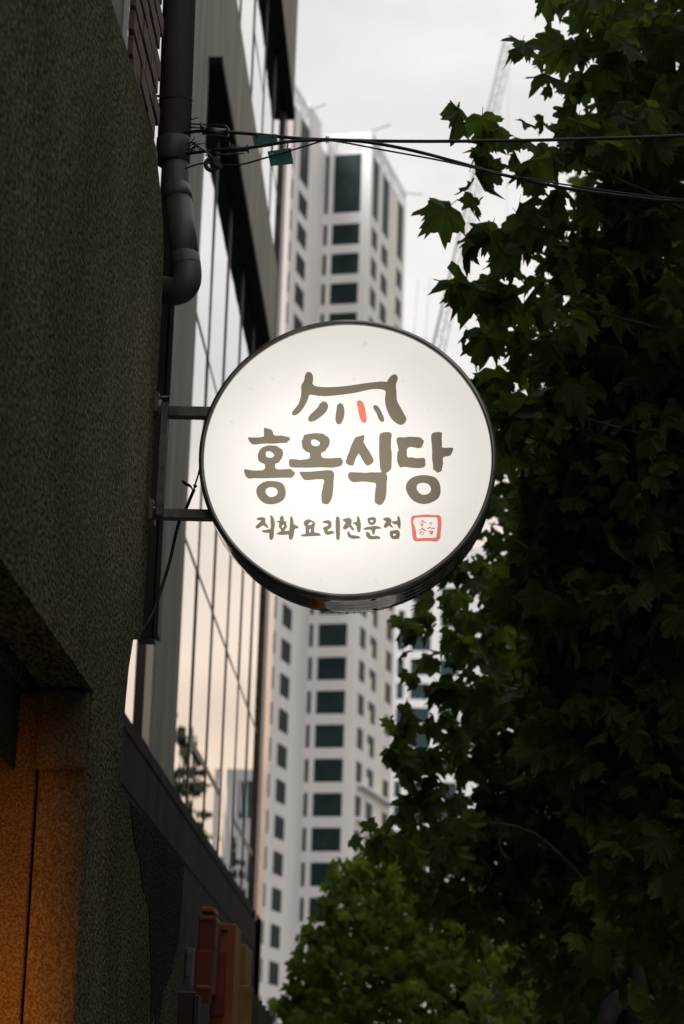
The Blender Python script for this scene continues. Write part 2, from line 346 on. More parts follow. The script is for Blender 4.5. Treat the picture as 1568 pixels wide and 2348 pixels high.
# ------------------------------------------------------------------ round lit sign
SY = 7.0
sl, sr, stp, sb = onY(466.8, 1054, SY), onY(1127, 1054, SY), onY(797, 744.5, SY), onY(797, 1364, SY)
SC = Vector(((sl.x + sr.x) / 2, SY, (stp.z + sb.z) / 2)); RX = (sr.x - sl.x) / 2; RZ = (stp.z - sb.z) / 2
sign = thing('round_sign', 'round glowing white restaurant sign with brown brush lettering on a wall bracket', 'sign')
sign.location = SC
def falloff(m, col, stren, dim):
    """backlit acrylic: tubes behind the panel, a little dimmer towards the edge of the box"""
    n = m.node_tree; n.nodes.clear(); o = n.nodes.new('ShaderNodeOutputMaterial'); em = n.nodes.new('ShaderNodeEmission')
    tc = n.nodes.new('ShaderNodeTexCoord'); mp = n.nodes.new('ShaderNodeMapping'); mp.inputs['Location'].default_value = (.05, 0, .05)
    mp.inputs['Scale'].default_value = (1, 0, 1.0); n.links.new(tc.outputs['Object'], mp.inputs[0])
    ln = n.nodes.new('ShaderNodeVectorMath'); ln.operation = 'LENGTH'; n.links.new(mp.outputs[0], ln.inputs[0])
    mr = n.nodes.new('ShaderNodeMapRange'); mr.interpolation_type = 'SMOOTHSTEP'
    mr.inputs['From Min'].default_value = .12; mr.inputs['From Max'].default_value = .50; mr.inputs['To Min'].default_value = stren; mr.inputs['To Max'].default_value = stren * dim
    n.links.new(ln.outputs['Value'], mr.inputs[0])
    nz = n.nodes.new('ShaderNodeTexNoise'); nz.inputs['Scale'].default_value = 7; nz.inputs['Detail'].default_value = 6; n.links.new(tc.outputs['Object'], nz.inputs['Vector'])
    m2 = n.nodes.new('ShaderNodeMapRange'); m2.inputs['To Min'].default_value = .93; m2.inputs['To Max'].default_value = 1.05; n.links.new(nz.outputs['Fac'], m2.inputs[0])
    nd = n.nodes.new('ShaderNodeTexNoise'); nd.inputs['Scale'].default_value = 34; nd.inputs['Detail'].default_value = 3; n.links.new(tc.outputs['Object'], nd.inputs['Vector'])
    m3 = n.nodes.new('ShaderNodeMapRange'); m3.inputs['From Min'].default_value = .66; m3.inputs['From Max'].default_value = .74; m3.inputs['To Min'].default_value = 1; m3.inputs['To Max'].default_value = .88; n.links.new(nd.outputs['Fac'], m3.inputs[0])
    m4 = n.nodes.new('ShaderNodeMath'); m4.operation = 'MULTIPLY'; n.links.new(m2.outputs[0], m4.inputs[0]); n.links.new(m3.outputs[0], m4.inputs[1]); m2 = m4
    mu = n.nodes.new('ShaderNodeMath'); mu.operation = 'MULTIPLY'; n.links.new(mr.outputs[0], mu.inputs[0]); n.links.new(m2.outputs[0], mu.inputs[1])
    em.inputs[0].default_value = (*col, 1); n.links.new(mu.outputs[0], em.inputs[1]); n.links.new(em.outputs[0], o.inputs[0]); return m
face_m = falloff(bpy.data.materials.new('lit_acrylic') , (1.0, .955, .905), 1.0, .82) if False else None
def newm(n): m = bpy.data.materials.new(n); m.use_nodes = True; return m
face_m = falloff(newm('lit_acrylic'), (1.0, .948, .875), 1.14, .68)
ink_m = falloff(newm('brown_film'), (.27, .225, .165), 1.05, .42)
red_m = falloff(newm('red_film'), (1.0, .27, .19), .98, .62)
NS = 128
def ell(rx, rz, y, n=NS): return [(rx * math.cos(2 * math.pi * k / n), y, rz * math.sin(2 * math.pi * k / n)) for k in range(n)]
# panel
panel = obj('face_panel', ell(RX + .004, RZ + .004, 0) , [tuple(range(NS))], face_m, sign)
# rim: lathe profile of (extra radius, depth)
def ringlathe(name, prof, mat, closed=False):
    v = []; f = []; n = len(prof)
    for e_, y in prof: v += ell(RX + e_, RZ + e_, y)
    for i in range(n if closed else n - 1):
        j = (i + 1) % n
        for k in range(NS):
            k2 = (k + 1) % NS; f.append((i * NS + k, i * NS + k2, j * NS + k2, j * NS + k))
    return obj(name, v, f, mat, sign, True)
lip = ringlathe('rim_lip', [(-.001, .002), (-.001, -.010), (.004, -.014), (.011, -.012), (.0155, -.004), (.0165, .012), (.013, .014), (.004, .012)], lip_m, True)
bandp = [(.013, .012)]
DEP = .205
bandp += [(.0125, .016)]
for k in (1, 2, 3):
    a = .016 + k * (DEP - .02) / 4
    bandp += [(.0125, a - .0016), (.0105, a - .0012), (.0105, a + .0012), (.0125, a + .0016)]
bandp += [(.0125, DEP - .003)]
bandp += [(.012, DEP)]
band = ringlathe('rim_band', bandp, rim_m)
md = band.modifiers.new('es', 'EDGE_SPLIT'); md.split_angle = math.radians(35)
obj('back_panel', ell(RX + .012, RZ + .012, DEP), [tuple(reversed(range(NS)))], pvc, sign)
# rain beads hanging on the rim's underside
drop = MB(); rnd = random.Random(3)
bm = bmesh.new(); bmesh.ops.create_icosphere(bm, subdivisions=1, radius=1); dv = [tuple(v.co) for v in bm.verts]; df = [tuple(q.index for q in fa.verts) for fa in bm.faces]; bm.free()
for k in range(90):
    a = math.radians(rnd.gauss(-88, 17)); y = rnd.uniform(.02, DEP); r = rnd.uniform(.0006, .0016)
    if k < 34: y = DEP - .003; r = rnd.uniform(.0012, .0024)
    p = ((RX + .0125) * math.cos(a), y, (RZ + .0125) * math.sin(a))
    drop.add(([(p[0] + q[0] * r, p[1] + q[1] * r, p[2] + q[2] * r * 1.2) for q in dv], df))
water = pmat('water_bead', (.6, .6, .6), .03, 0, .8); water.node_tree.nodes['Principled BSDF'].inputs['Transmission Weight'].default_value = .9
do = obj('rain_beads', drop.v, drop.f, water, sign, True); do['kind'] = 'stuff'

# lettering traced as film shapes on the panel
def chaikin(p, it=2):
    for _ in range(it):
        q = []
        for i in range(len(p)):
            a = p[i]; b = p[(i + 1) % len(p)]
            q += [(a[0] * .78 + b[0] * .22, a[1] * .78 + b[1] * .22), (a[0] * .22 + b[0] * .78, a[1] * .22 + b[1] * .78)]
        p = q
    return p
def film(name, zoom, outer, holes=(), mat=None, y=-.0012):
    x0, y0, s = zoom
    def cv(p):
        r = []
        for (a, b) in chaikin(p):
            q = onY((x0 + a / s) / 1.745, (y0 + b / s) / 1.745, SY) - SC
            r.append(Vector((q.x, y, q.z)))
        return r
    loops = [cv(outer)] + [cv(h) for h in holes]
    flat = [p for l in loops for p in l]
    tri = tessellate_polygon([[Vector((p.x, p.z, 0)) for p in l] for l in loops])
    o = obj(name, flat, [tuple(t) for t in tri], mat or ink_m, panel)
    # front sheet with an edge, 0.6 mm thick
    m = o.modifiers.new('film', 'SOLIDIFY'); m.thickness = .0008; m.offset = 0
    return o
Z1 = (1150, 1470, 3.136); Z2 = (960, 1700, 6.5333); Z3 = (1150, 1720, 6.5333); Z4 = (1370, 1710, 6.8174); Z5 = (1570, 1710, 6.0308)
Z6 = (1010, 2050, 5.6); Z7 = (1280, 2050, 4.6118); Z8 = (1630, 2040, 9.8)
film('roof_emblem', Z1, [(265,55),(300,68),(322,110),(322,160),(313,200),(330,228),(380,243),(480,250),(600,246),(720,236),(850,218),(1000,195),(1100,184),(1190,176),(1248,185),(1262,150),(1300,105),(1340,84),(1375,98),(1385,130),(1378,170),(1360,212),(1363,270),(1370,330),(1370,410),(1400,470),(1450,560),(1490,632),(1495,660),(1470,700),(1440,722),(1400,720),(1340,685),(1285,620),(1245,530),(1225,450),(1222,390),(1232,330),(1230,290),(1180,275),(1110,270),(1020,280),(920,303),(820,325),(700,340),(580,355),(480,362),(400,358),(330,348),(272,340),(262,385),(235,450),(200,510),(150,570),(110,598),(75,605),(52,585),(65,550),(110,500),(145,450),(165,380),(175,310),(170,240),(180,205),(212,165),(216,110),(235,65)])
film('emblem_stroke', Z1, [(455,425),(490,438),(513,475),(505,520),(480,565),(420,620),(350,667),(300,686),(262,672),(258,635),(290,585),(350,535),(390,490),(405,455),(430,436)])
film('emblem_stroke', Z1, [(655,447),(690,456),(710,500),(718,560),(708,630),(685,690),(648,722),(612,700),(599,650),(605,590),(615,530),(622,470)])
film('red_emblem_stroke', Z1, [(905,410),(945,432),(970,490),(983,570),(994,640),(992,685),(965,697),(928,685),(905,630),(890,570),(885,510),(865,450),(878,420)], (), red_m)
film('emblem_stroke', Z1, [(1105,471),(1140,490),(1175,550),(1205,620),(1217,660),(1205,684),(1170,682),(1140,645),(1115,570),(1090,535),(1072,500),(1082,477)])
film('letter_stroke', Z2, [(635,80),(680,83),(760,103),(830,130),(860,175),(880,275),(990,285),(1080,275),(1180,300),(1288,315),(1290,325),(1323,393),(1245,430),(1240,470),(1080,472),(960,485),(860,493),(700,488),(560,495),(430,512),(340,512),(285,480),(240,420),(203,345),(215,322),(330,330),(480,328),(600,312),(628,300),(625,190),(625,100)])
film('letter_stroke', Z2, [(780,533),(860,540),(960,545),(1010,585),(1060,625),(1085,620),(1120,680),(1130,740),(1115,820),(1085,890),(1058,905),(1040,960),(1000,995),(915,1010),(915,1110),(945,1150),(1000,1165),(1150,1160),(1290,1147),(1350,1165),(1380,1210),(1420,1218),(1437,1260),(1425,1320),(1385,1338),(1382,1370),(1320,1385),(1100,1383),(860,1388),(700,1398),(540,1395),(380,1392),(250,1405),(190,1390),(145,1330),(110,1240),(103,1180),(130,1155),(200,1165),(290,1188),(440,1193),(580,1190),(640,1160),(655,1120),(650,1070),(655,1025),(550,990),(490,940),(465,880),(465,800),(485,720),(530,640),(590,585),(700,545)], [[(750,688),(800,695),(850,730),(897,770),(890,815),(860,850),(800,862),(740,855),(690,835),(675,780),(675,720),(700,693)]])
film('letter_stroke', Z2, [(800,1465),(930,1472),(1060,1500),(1140,1560),(1180,1640),(1200,1760),(1185,1880),(1130,1970),(1010,2040),(880,2075),(740,2078),(620,2040),(530,1970),(450,1860),(422,1740),(440,1640),(500,1570),(600,1500),(700,1470)], [[(800,1625),(890,1635),(955,1670),(988,1730),(980,1800),(940,1850),(870,1882),(800,1888),(740,1865),(690,1810),(662,1750),(675,1690),(720,1645)]])
film('letter_stroke', Z3, [(740,83),(830,95),(930,97),(985,140),(1030,175),(1055,172),(1095,235),(1108,300),(1095,385),(1065,455),(1030,475),(1010,530),(960,570),(878,590),(885,690),(920,730),(1000,742),(1150,745),(1390,722),(1410,750),(1445,800),(1448,860),(1420,925),(1395,930),(1365,958),(1280,970),(1180,988),(1000,985),(850,978),(700,985),(520,990),(330,985),(160,988),(70,970),(37,920),(37,810),(60,770),(110,758),(200,768),(320,788),(420,775),(530,765),(585,735),(590,700),(582,650),(595,603),(490,570),(440,530),(395,480),(380,400),(367,320),(372,280),(410,235),(420,160),(450,125),(550,105)], [[(690,247),(740,255),(790,285),(850,325),(850,360),(820,412),(740,428),(680,418),(635,395),(615,330),(617,280),(645,255)]])
film('letter_stroke', Z3, [(335,1090),(420,1095),(560,1095),(700,1085),(840,1072),(1000,1055),(1130,1052),(1185,1075),(1215,1130),(1225,1190),(1210,1290),(1203,1400),(1200,1530),(1185,1660),(1160,1790),(1110,1890),(1050,1945),(1000,1950),(940,1930),(895,1890),(888,1800),(885,1670),(915,1560),(935,1430),(960,1370),(955,1330),(943,1290),(800,1290),(690,1297),(600,1310),(500,1318),(430,1300),(370,1230),(320,1130),(317,1100)])
film('letter_stroke', Z4, [(560,205),(590,215),(602,255),(590,320),(570,375),(590,430),(640,520),(690,600),(735,655),(800,780),(858,893),(835,950),(780,1010),(700,1043),(640,1030),(600,975),(540,870),(490,770),(445,708),(400,770),(355,860),(320,970),(290,1045),(220,1038),(150,1025),(100,975),(80,915),(115,870),(130,780),(185,670),(210,570),(270,430),(345,272),(420,250),(490,232)])
film('letter_stroke', Z4, [(1220,125),(1290,135),(1335,165),(1347,205),(1333,270),(1325,400),(1325,580),(1340,650),(1345,780),(1340,950),(1338,1110),(1300,1165),(1250,1215),(1185,1245),(1215,1300),(1225,1360),(1215,1460),(1203,1560),(1205,1700),(1195,1840),(1165,1960),(1110,2060),(1045,2118),(990,2118),(920,2080),(878,2040),(875,1900),(890,1740),(915,1600),(905,1512),(810,1505),(700,1490),(530,1472),(400,1492),(300,1500),(225,1465),(165,1390),(145,1320),(165,1255),(200,1220),(330,1228),(440,1228),(640,1240),(800,1222),(890,1232),(960,1225),(1080,1225),(1035,1150),(1022,1080),(1015,950),(1003,800),(998,560),(1003,400),(1003,230),(1030,165),(1120,135)])
film('letter_stroke', Z5, [(160,232),(230,240),(310,243),(390,225),(500,228),(690,240),(710,285),(760,318),(755,360),(730,430),(695,492),(630,503),(550,490),(455,468),(380,487),(345,525),(345,640),(352,690),(380,733),(440,717),(500,730),(590,745),(670,740),(765,735),(792,770),(797,860),(797,930),(760,960),(690,980),(590,985),(450,975),(300,950),(200,970),(165,950),(115,840),(108,760),(118,570),(148,582),(140,520),(110,380),(90,310),(110,255)])
film('letter_stroke', Z5, [(1110,112),(1185,118),(1197,150),(1187,260),(1197,410),(1185,492),(1340,490),(1460,490),(1470,520),(1440,610),(1400,670),(1350,695),(1223,712),(1215,790),(1225,890),(1200,960),(1185,1060),(1150,1068),(1078,1102),(1030,1035),(980,1032),(975,880),(950,740),(960,600),(950,450),(930,260),(935,180),(960,140),(1030,118)])
film('letter_stroke', Z5, [(720,1148),(850,1158),(990,1185),(1080,1245),(1140,1350),(1165,1480),(1155,1620),(1110,1710),(1000,1790),(870,1838),(740,1852),(600,1825),(480,1755),(390,1650),(325,1520),(318,1420),(350,1320),(440,1230),(550,1175)], [[(740,1337),(830,1350),(895,1395),(930,1470),(920,1550),(860,1610),(730,1632),(640,1580),(585,1500),(582,1430),(610,1370),(670,1345)]])
SM = 'small_letter_stroke'
film(SM, Z6, [(85,145),(120,120),(200,107),(260,112),(293,145),(285,235),(330,280),(368,345),(340,350),(285,315),(240,288),(200,310),(140,355),(105,367),(60,320),(120,265),(205,185),(180,178),(120,172)])
film(SM, Z6, [(413,62),(440,75),(480,140),(503,220),(500,310),(485,370),(480,480),(470,570),(440,620),(410,622),(380,580),(370,530),(380,460),(330,460),(240,447),(195,418),(220,403),(330,390),(412,368),(410,290),(403,200),(402,120),(397,80)])
film(SM, Z6, [(686,63),(690,100),(708,155),(700,195),(778,213),(745,250),(778,300),(765,350),(718,390),(720,415),(790,410),(825,415),(835,320),(838,220),(842,110),(862,84),(890,95),(915,170),(927,280),(985,288),(1030,325),(1035,358),(940,365),(935,450),(915,540),(885,610),(850,620),(815,590),(812,490),(740,503),(640,507),(560,495),(530,475),(560,455),(620,435),(645,405),(635,385),(590,330),(588,280),(608,237),(560,222),(540,203),(570,187),(627,187),(605,140),(620,100)], [[(690,275),(710,288),(708,315),(685,343),(655,347),(652,318),(668,288)]])
film(SM, Z6, [(1240,150),(1290,162),(1360,195),(1400,225),(1408,265),(1390,320),(1383,380),(1383,455),(1440,452),(1500,470),(1535,505),(1530,522),(1400,530),(1140,543),(1100,530),(1068,505),(1120,492),(1193,485),(1188,430),(1192,320),(1150,275),(1145,230),(1175,185)], [[(1340,218),(1343,250),(1320,280),(1240,283),(1255,252),(1290,225)], [(1275,370),(1305,367),(1305,420),(1290,460),(1275,460),(1270,410)]])
film(SM, Z7, [(42,168),(100,150),(160,142),(200,162),(217,205),(212,265),(190,297),(145,318),(137,350),(190,342),(240,340),(270,383),(200,405),(150,418),(105,408),(82,375),(70,320),(42,292),(100,262),(155,238),(145,208),(100,205),(55,190)])
film(SM, Z7, [(310,72),(340,78),(365,110),(373,200),(370,350),(363,500),(330,512),(305,500),(293,420),(287,250),(292,100)])
film(SM, Z7, [(412,128),(470,113),(545,95),(587,140),(583,190),(575,230),(610,275),(634,315),(620,338),(590,325),(560,290),(540,262),(520,290),(490,305),(472,322),(415,298),(430,260),(480,185),(430,160)])
film(SM, Z7, [(585,195),(640,180),(678,178),(680,110),(690,62),(720,80),(745,150),(757,230),(750,330),(730,372),(700,365),(682,325),(675,250),(645,222)])
film(SM, Z7, [(515,346),(540,360),(560,395),(575,420),(650,425),(720,438),(748,465),(745,478),(670,485),(600,490),(545,470),(515,440),(502,400),(505,360)])
film(SM, Z7, [(873,108),(940,90),(1000,85),(1030,110),(1040,150),(1025,200),(990,230),(930,233),(895,205),(880,160)], [[(922,145),(985,138),(980,170),(955,190),(930,175)]])
film(SM, Z7, [(797,298),(850,275),(930,260),(1020,248),(1090,260),(1140,290),(1110,303),(1017,307),(1013,395),(985,410),(965,395),(955,318),(900,318),(840,325),(805,315)])
film(SM, Z7, [(850,358),(890,362),(925,400),(938,438),(1010,435),(1080,435),(1112,460),(1115,487),(1030,492),(950,500),(890,485),(855,440),(848,390)])
film(SM, Z7, [(1160,125),(1185,100),(1240,90),(1290,102),(1320,140),(1325,170),(1305,195),(1320,235),(1362,295),(1310,270),(1270,248),(1245,265),(1215,293),(1170,270),(1180,230),(1225,165),(1185,150)])
film(SM, Z7, [(1322,165),(1400,160),(1430,155),(1425,100),(1440,52),(1470,90),(1490,170),(1490,240),(1482,305),(1455,295),(1430,250),(1425,222),(1370,218),(1330,195)])
film(SM, Z7, [(1282,345),(1350,333),(1430,322),(1465,350),(1477,395),(1470,440),(1460,487),(1380,497),(1320,485),(1290,430)], [[(1345,400),(1400,388),(1397,425),(1350,438)]])
film('seal_frame', Z8, [(230,218),(400,212),(520,198),(640,185),(860,180),(950,205),(1100,200),(1250,205),(1300,255),(1325,330),(1335,560),(1325,750),(1305,880),(1300,1020),(1270,1140),(1210,1185),(1165,1243),(1070,1240),(850,1225),(600,1225),(450,1235),(300,1243),(260,1190),(210,1120),(190,1040),(182,850),(160,640),(130,480),(135,350),(170,260)], [[(290,315),(400,303),(550,290),(750,288),(900,292),(1100,290),(1160,315),(1178,370),(1178,560),(1190,640),(1165,690),(1170,780),(1150,880),(1155,970),(1120,1015),(1125,1088),(1000,1100),(800,1098),(600,1100),(450,1118),(360,1108),(350,980),(330,800),(290,640),(220,500),(220,400),(255,375)]], red_m)
SL = 'seal_stroke'
film(SL, Z8, [(580,385),(605,400),(650,455),(700,480),(755,485),(740,520),(690,515),(640,490),(590,460),(550,490),(500,520),(450,535),(390,533),(470,522),(520,480),(555,420)], (), red_m)
film(SL, Z8, [(575,515),(620,530),(637,570),(610,620),(560,645),(520,635),(502,600),(530,560)], [[(580,555),(595,575),(575,600),(555,598),(560,570)]], red_m)
film(SL, Z8, [(575,675),(600,695),(640,745),(700,770),(750,800),(740,820),(680,825),(620,800),(570,755),(530,790),(470,808),(395,800),(410,790),(480,778),(540,735)], (), red_m)
film(SL, Z8, [(560,838),(620,860),(655,915),(620,965),(560,983),(500,955),(475,905),(505,855)], [[(580,868),(612,895),(610,935),(570,960),(535,945),(530,905),(550,880)]], red_m)
film(SL, Z8, [(925,473),(965,490),(970,530),(945,570),(895,585),(850,565),(848,535),(880,495)], [[(920,508),(943,525),(935,550),(905,558),(882,548),(895,525)]], red_m)
film(SL, Z8, [(875,640),(905,675),(915,710),(1000,700),(1060,700),(1080,720),(1050,750),(980,752),(930,735),(880,715),(840,740),(790,745),(748,722),(800,710),(850,680)], (), red_m)
film(SL, Z8, [(808,818),(870,825),(980,810),(1020,850),(1010,900),(970,955),(940,980),(910,965),(880,955),(870,930),(905,885),(860,870),(825,845)], (), red_m)
# bracket: two flat arms, an upright and wall plates (local to the sign)
BY = SY + .10
def arm(pyt, pyb, pxr):
    a = onY(352, pyt, BY); b = onY(pxr, pyb, BY); a0 = onY(360, pyb, BY)
    o = box('bracket_arm', (WX - .02 - SC.x, b.x - SC.x, BY - SY - .02, BY - SY + .02, a0.z - SC.z, a.z - SC.z), steel_m, sign, .003); return o
arm(933, 957, 492); arm(1168, 1190, 494)
u0 = onY(380, 945, BY); u1 = onY(368, 1182, BY)
box('bracket_upright', (u0.x - SC.x - .012, u0.x - SC.x + .012, BY - SY - .045, BY - SY - .022, u1.z - SC.z - .01, u0.z - SC.z + .02), steel_m, sign, .003)
for py in (933, 1178):
    q = onY(360, py, BY); box('wall_plate', (WX - .01 - SC.x, WX + .012 - SC.x, BY - SY - .05, BY - SY + .05, q.z - SC.z - .03, q.z - SC.z + .035), steel_m, sign, .002)
    tube('anchor_bolt', [(WX - .01 - SC.x, BY - SY - .03, q.z - SC.z + .022), (WX + .045 - SC.x, BY - SY - .03, q.z - SC.z + .022)], .006, clampm, sign, 8)

# ------------------------------------------------------------------ power cord of the sign
cord = thing('power_cord', 'black power cord hanging from the left edge of the round sign', 'cord')
P = lambda a, b, y: onY(a, b, y)
tube('lead', spline([P(459, 1068, 7.1), P(454, 1090, 7.12), P(447, 1112, 7.13), P(444, 1124, 7.14)]), .0028, black_m, cord, 8)
tube('tape_tail', spline([P(441, 1122, 7.13), P(436, 1114, 7.12), P(427, 1110, 7.11), P(418, 1102, 7.10)], 4), [.002, .0025, .003, .0035, .004, .0045, .005, .005, .0055, .0055, .005, .005, .003], black_m, cord, 8)
tube('tape_knot', [P(445, 1116, 7.13), P(450, 1112, 7.13)], .006, black_m, cord, 8)
tube('cable', spline([P(445, 1122, 7.14), P(436, 1143, 7.16), P(427, 1165, 7.18), P(413, 1190, 7.2), P(403, 1225, 7.2), P(392, 1275, 7.2), P(378, 1325, 7.2), P(358, 1385, 7.18), P(340, 1425, 7.12), P(322, 1450, 7.08)]), .0052, black_m, cord, 8)

# ------------------------------------------------------------------ overhead cables
KY = 7.35
def cab(name, label, pts, rad):
    t = thing(name, label, 'cable')
    tube('strand', spline([onY(a, b, y) for a, b, y in pts], 8), rad, wire_m, t, 8); return t
c1 = cab('overhead_cable', 'upper black overhead cable running level across the sky', [(425, 305, 7.5), (450, 301, 7.4), (480, 300, KY), (525, 303, KY), (600, 309, KY), (680, 317, KY), (750, 320, KY), (850, 323, KY), (1000, 324, KY), (1200, 322, KY), (1400, 317, KY), (1568, 311, KY), (2100, 285, KY), (2900, 230, KY)], .0058)
c2 = cab('overhead_cable', 'lower black overhead cable drooping into the tree on the right', [(428, 353, 7.5), (470, 347, 7.35), (520, 342, 7.32), (560, 340, 7.32), (610, 333, 7.32), (660, 325, 7.32), (720, 321, 7.33), (780, 321, 7.33), (850, 327, 7.32), (950, 346, 7.32), (1060, 375, 7.32), (1150, 400, 7.32), (1300, 432, 7.32), (1450, 452, 7.32), (1568, 463, 7.32), (2100, 490, 7.3), (2900, 500, 7.3)], .0058)
c3 = cab('tie_line', 'thin wire under the overhead cables beside the green tags', [(425, 386, 7.5), (470, 374, 7.35), (540, 379, 7.3), (615, 360, 7.3), (700, 335, 7.3), (745, 323, 7.3), (790, 327, 7.3), (880, 344, 7.3), (1000, 366, 7.3), (1100, 388, 7.3), (1180, 405, 7.3), (1568, 458, 7.31), (2100, 484, 7.29)], .0030)
# clamps (parts of their cable)
def px_tube(name, a, b, rad, mat, par, y=7.33, seg=10): return tube(name, [onY(*a, y), onY(*b, y)], rad, mat, par, seg)
px_tube('wedge_clamp', (466, 299), (521, 304), .0125, clampm, c1)
for k in (466, 519): px_tube('clamp_ring', (k, 299 + (k - 466) * .09), (k + 5, 300 + (k - 466) * .09), .0155, clampm, c1)
tube('clamp_bail', spline([onY(433, 284, 7.36), onY(480, 286, 7.33), onY(512, 287, 7.31), onY(522, 293, 7.31), onY(521, 302, 7.31)], 5), .0028, clampm, c1, 8)
px_tube('clamp_bail', (433, 292), (470, 293), .0026, clampm, c1); px_tube('clamp_lug', (461, 283), (463, 296), .005, clampm, c1)
px_tube('wedge_clamp', (515, 345), (570, 340), .0105, clampm, c2)
px_tube('clamp_pin', (528, 343), (526, 326), .0026, clampm, c2); px_tube('clamp_pin', (531, 342), (534, 332), .0026, clampm, c2); px_tube('clamp_pin', (547, 341), (547, 333), .003, clampm, c2); px_tube('clamp_ring', (567, 332), (569, 350), .003, clampm, c2)
px_tube('clamp_bail', (440, 349), (516, 344), .0032, clampm, c2); px_tube('clamp_bail', (470, 356), (560, 352), .0022, clampm, c2)
rnd = random.Random(11)
for k in range(7):
    p0 = (432 + rnd.uniform(-2, 3), 340 + rnd.uniform(-6, 12)); pts = [p0]
    for j in range(6): p0 = (p0[0] + rnd.uniform(-2, 9), p0[1] + rnd.uniform(-9, 8)); pts.append(p0)
    tube('wire_tangle', spline([onY(a, b, 7.38 + rnd.uniform(-.02, .02)) for a, b in pts], 5), .0024, black_m, c2, 6)
px_tube('wire_end', (437, 275), (455, 269), .0018, black_m, c1)
for q in ((748, 0), (752, 1)):
    cc = onY(q[0], 320, 7.33); tube('cable_tie', [cc + Vector((0, math.cos(t) * .011, math.sin(t) * .011)) for t in np.linspace(0, 2 * math.pi, 20)], .0018, black_m, c1, 6)
# ring insulator
ri = thing('ring_insulator', 'small black ring hanging where the thin wire starts', 'ring')
cc = onY(486, 377, 7.3)
tube('ring', [cc + Vector((math.cos(t) * .021, 0, math.sin(t) * .021)) for t in np.linspace(0, 2 * math.pi, 33)], .0075, black_m, ri, 10)
prism('bracket', [onY(484, 357, 7.28), onY(497, 360, 7.28), onY(512, 381, 7.28), (onY(506, 386, 7.28)), onY(494, 378, 7.28)], (0, .012, 0), black_m, ri)
tube('guy', [onY(455, 335, 7.34), onY(492, 364, 7.29)], .003, clampm, ri, 6)
# green tags
def tagplate(label, quad, holes, y):
    t = thing('cable_tag', label, 'tag', 'green cable tags')
    ps = [onY(a, b, y) for a, b in quad]
    prism('plate', ps, (0, .0025, 0), green_m, t)
    for (ha, hb, ta_, tb_) in holes:
        tube('hook', spline([onY(ha, hb, y - .003), onY((ha + ta_) / 2 + 1, (hb + tb_) / 2, y - .006), onY(ta_, tb_, y)], 4), .0022, black_m, t, 6)
    return t
t1 = tagplate('green tag lying along the upper overhead cable', [(578, 311), (634, 307), (637, 331), (583, 333)], [(588, 314, 588, 305), (625, 312, 625, 308)], 7.34)
t2 = tagplate('square green tag hanging on two hooks below the cables', [(613, 347), (667, 339), (672, 375), (620, 380)], [(622, 350, 624, 334), (657, 344, 660, 327)], 7.31)
for hp in ((622, 351), (658, 344)):
    cc = onY(*hp, 7.3085); obj('hole_rim', [cc + Vector((math.cos(a) * .0045, 0, math.sin(a) * .0045)) for a in np.linspace(0, 2 * math.pi, 13)[:-1]], [tuple(range(12))], pmat('tag_eyelet', (.7, .7, .7), .4), t2)

# ------------------------------------------------------------------ concrete building with window bands (street face at X = BX)
BX = -1.8; GX = -1.825
cb = thing('concrete_building', 'grey concrete building with tall mirrored window bands along the street', 'building')
def wallgrid(name, O, U, Nn, us, zs, holes, depth, mat, parent):
    """wall sheet with real openings and reveals: O origin, U along, Nn outward"""
    O, U, Nn = Vector(O), Vector(U), Vector(Nn); Zv = Vector((0, 0, 1)); m = MB()
    def pt(u, z, d=0): return O + U * u + Zv * z - Nn * d
    for i in range(len(us) - 1):
        for j in range(len(zs) - 1):
            u0, u1, z0, z1 = us[i], us[i + 1], zs[j], zs[j + 1]
            if (i, j) not in holes:
                m.add(([pt(u0, z0), pt(u1, z0), pt(u1, z1), pt(u0, z1)], [(0, 1, 2, 3)]))
            else:
                for (a, b, di, dj) in (((u0, z0), (u1, z0), 0, -1), ((u1, z0), (u1, z1), 1, 0), ((u1, z1), (u0, z1), 0, 1), ((u0, z1), (u0, z0), -1, 0)):
                    if (i + di, j + dj) not in holes:
                        m.add(([pt(*a), pt(*b), pt(*b, depth), pt(*a, depth)], [(0, 1, 2, 3)]))
    return obj(name, m.v, m.f, mat, parent)
Ys = [9.5, 12.6, 15.2, 17.38, 27.0]; Zs = [4.1, 9.95, 11.65, 13.83, 18.5]
wallgrid('facade_wall', (BX, 0, 0), (0, 1, 0), (1, 0, 0), Ys, Zs, {(1, 0), (3, 0), (3, 2), (1, 2)}, .10, conc, cb)
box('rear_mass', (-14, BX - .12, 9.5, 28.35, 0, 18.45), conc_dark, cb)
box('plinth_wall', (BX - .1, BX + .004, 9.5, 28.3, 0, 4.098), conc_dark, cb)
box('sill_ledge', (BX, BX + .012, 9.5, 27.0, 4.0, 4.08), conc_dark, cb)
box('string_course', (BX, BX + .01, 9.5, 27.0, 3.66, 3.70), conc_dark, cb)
box('window_canopy', (BX - .02, -1.69, 17.34, 26.95, 9.93, 10.0), finm, cb)
box('window_canopy', (BX - .02, -1.69, 17.34, 26.95, 13.81, 13.88), finm, cb)
box('corner_frame', (BX - .1, BX + .012, 26.62, 27.22, 4.0, 13.80), frame_m, cb)
box('corner_trim', (BX - .1, BX + .004, 27.22, 28.38, 2.4, 14.6), rose_m, cb)
box('parapet_block', (BX - .1, BX + .002, 27.0, 28.36, 14.6, 18.5), conc, cb)
mull = [17.38, 18.70, 20.24, 21.88, 23.50, 25.09, 26.62]
rnd = random.Random(5)
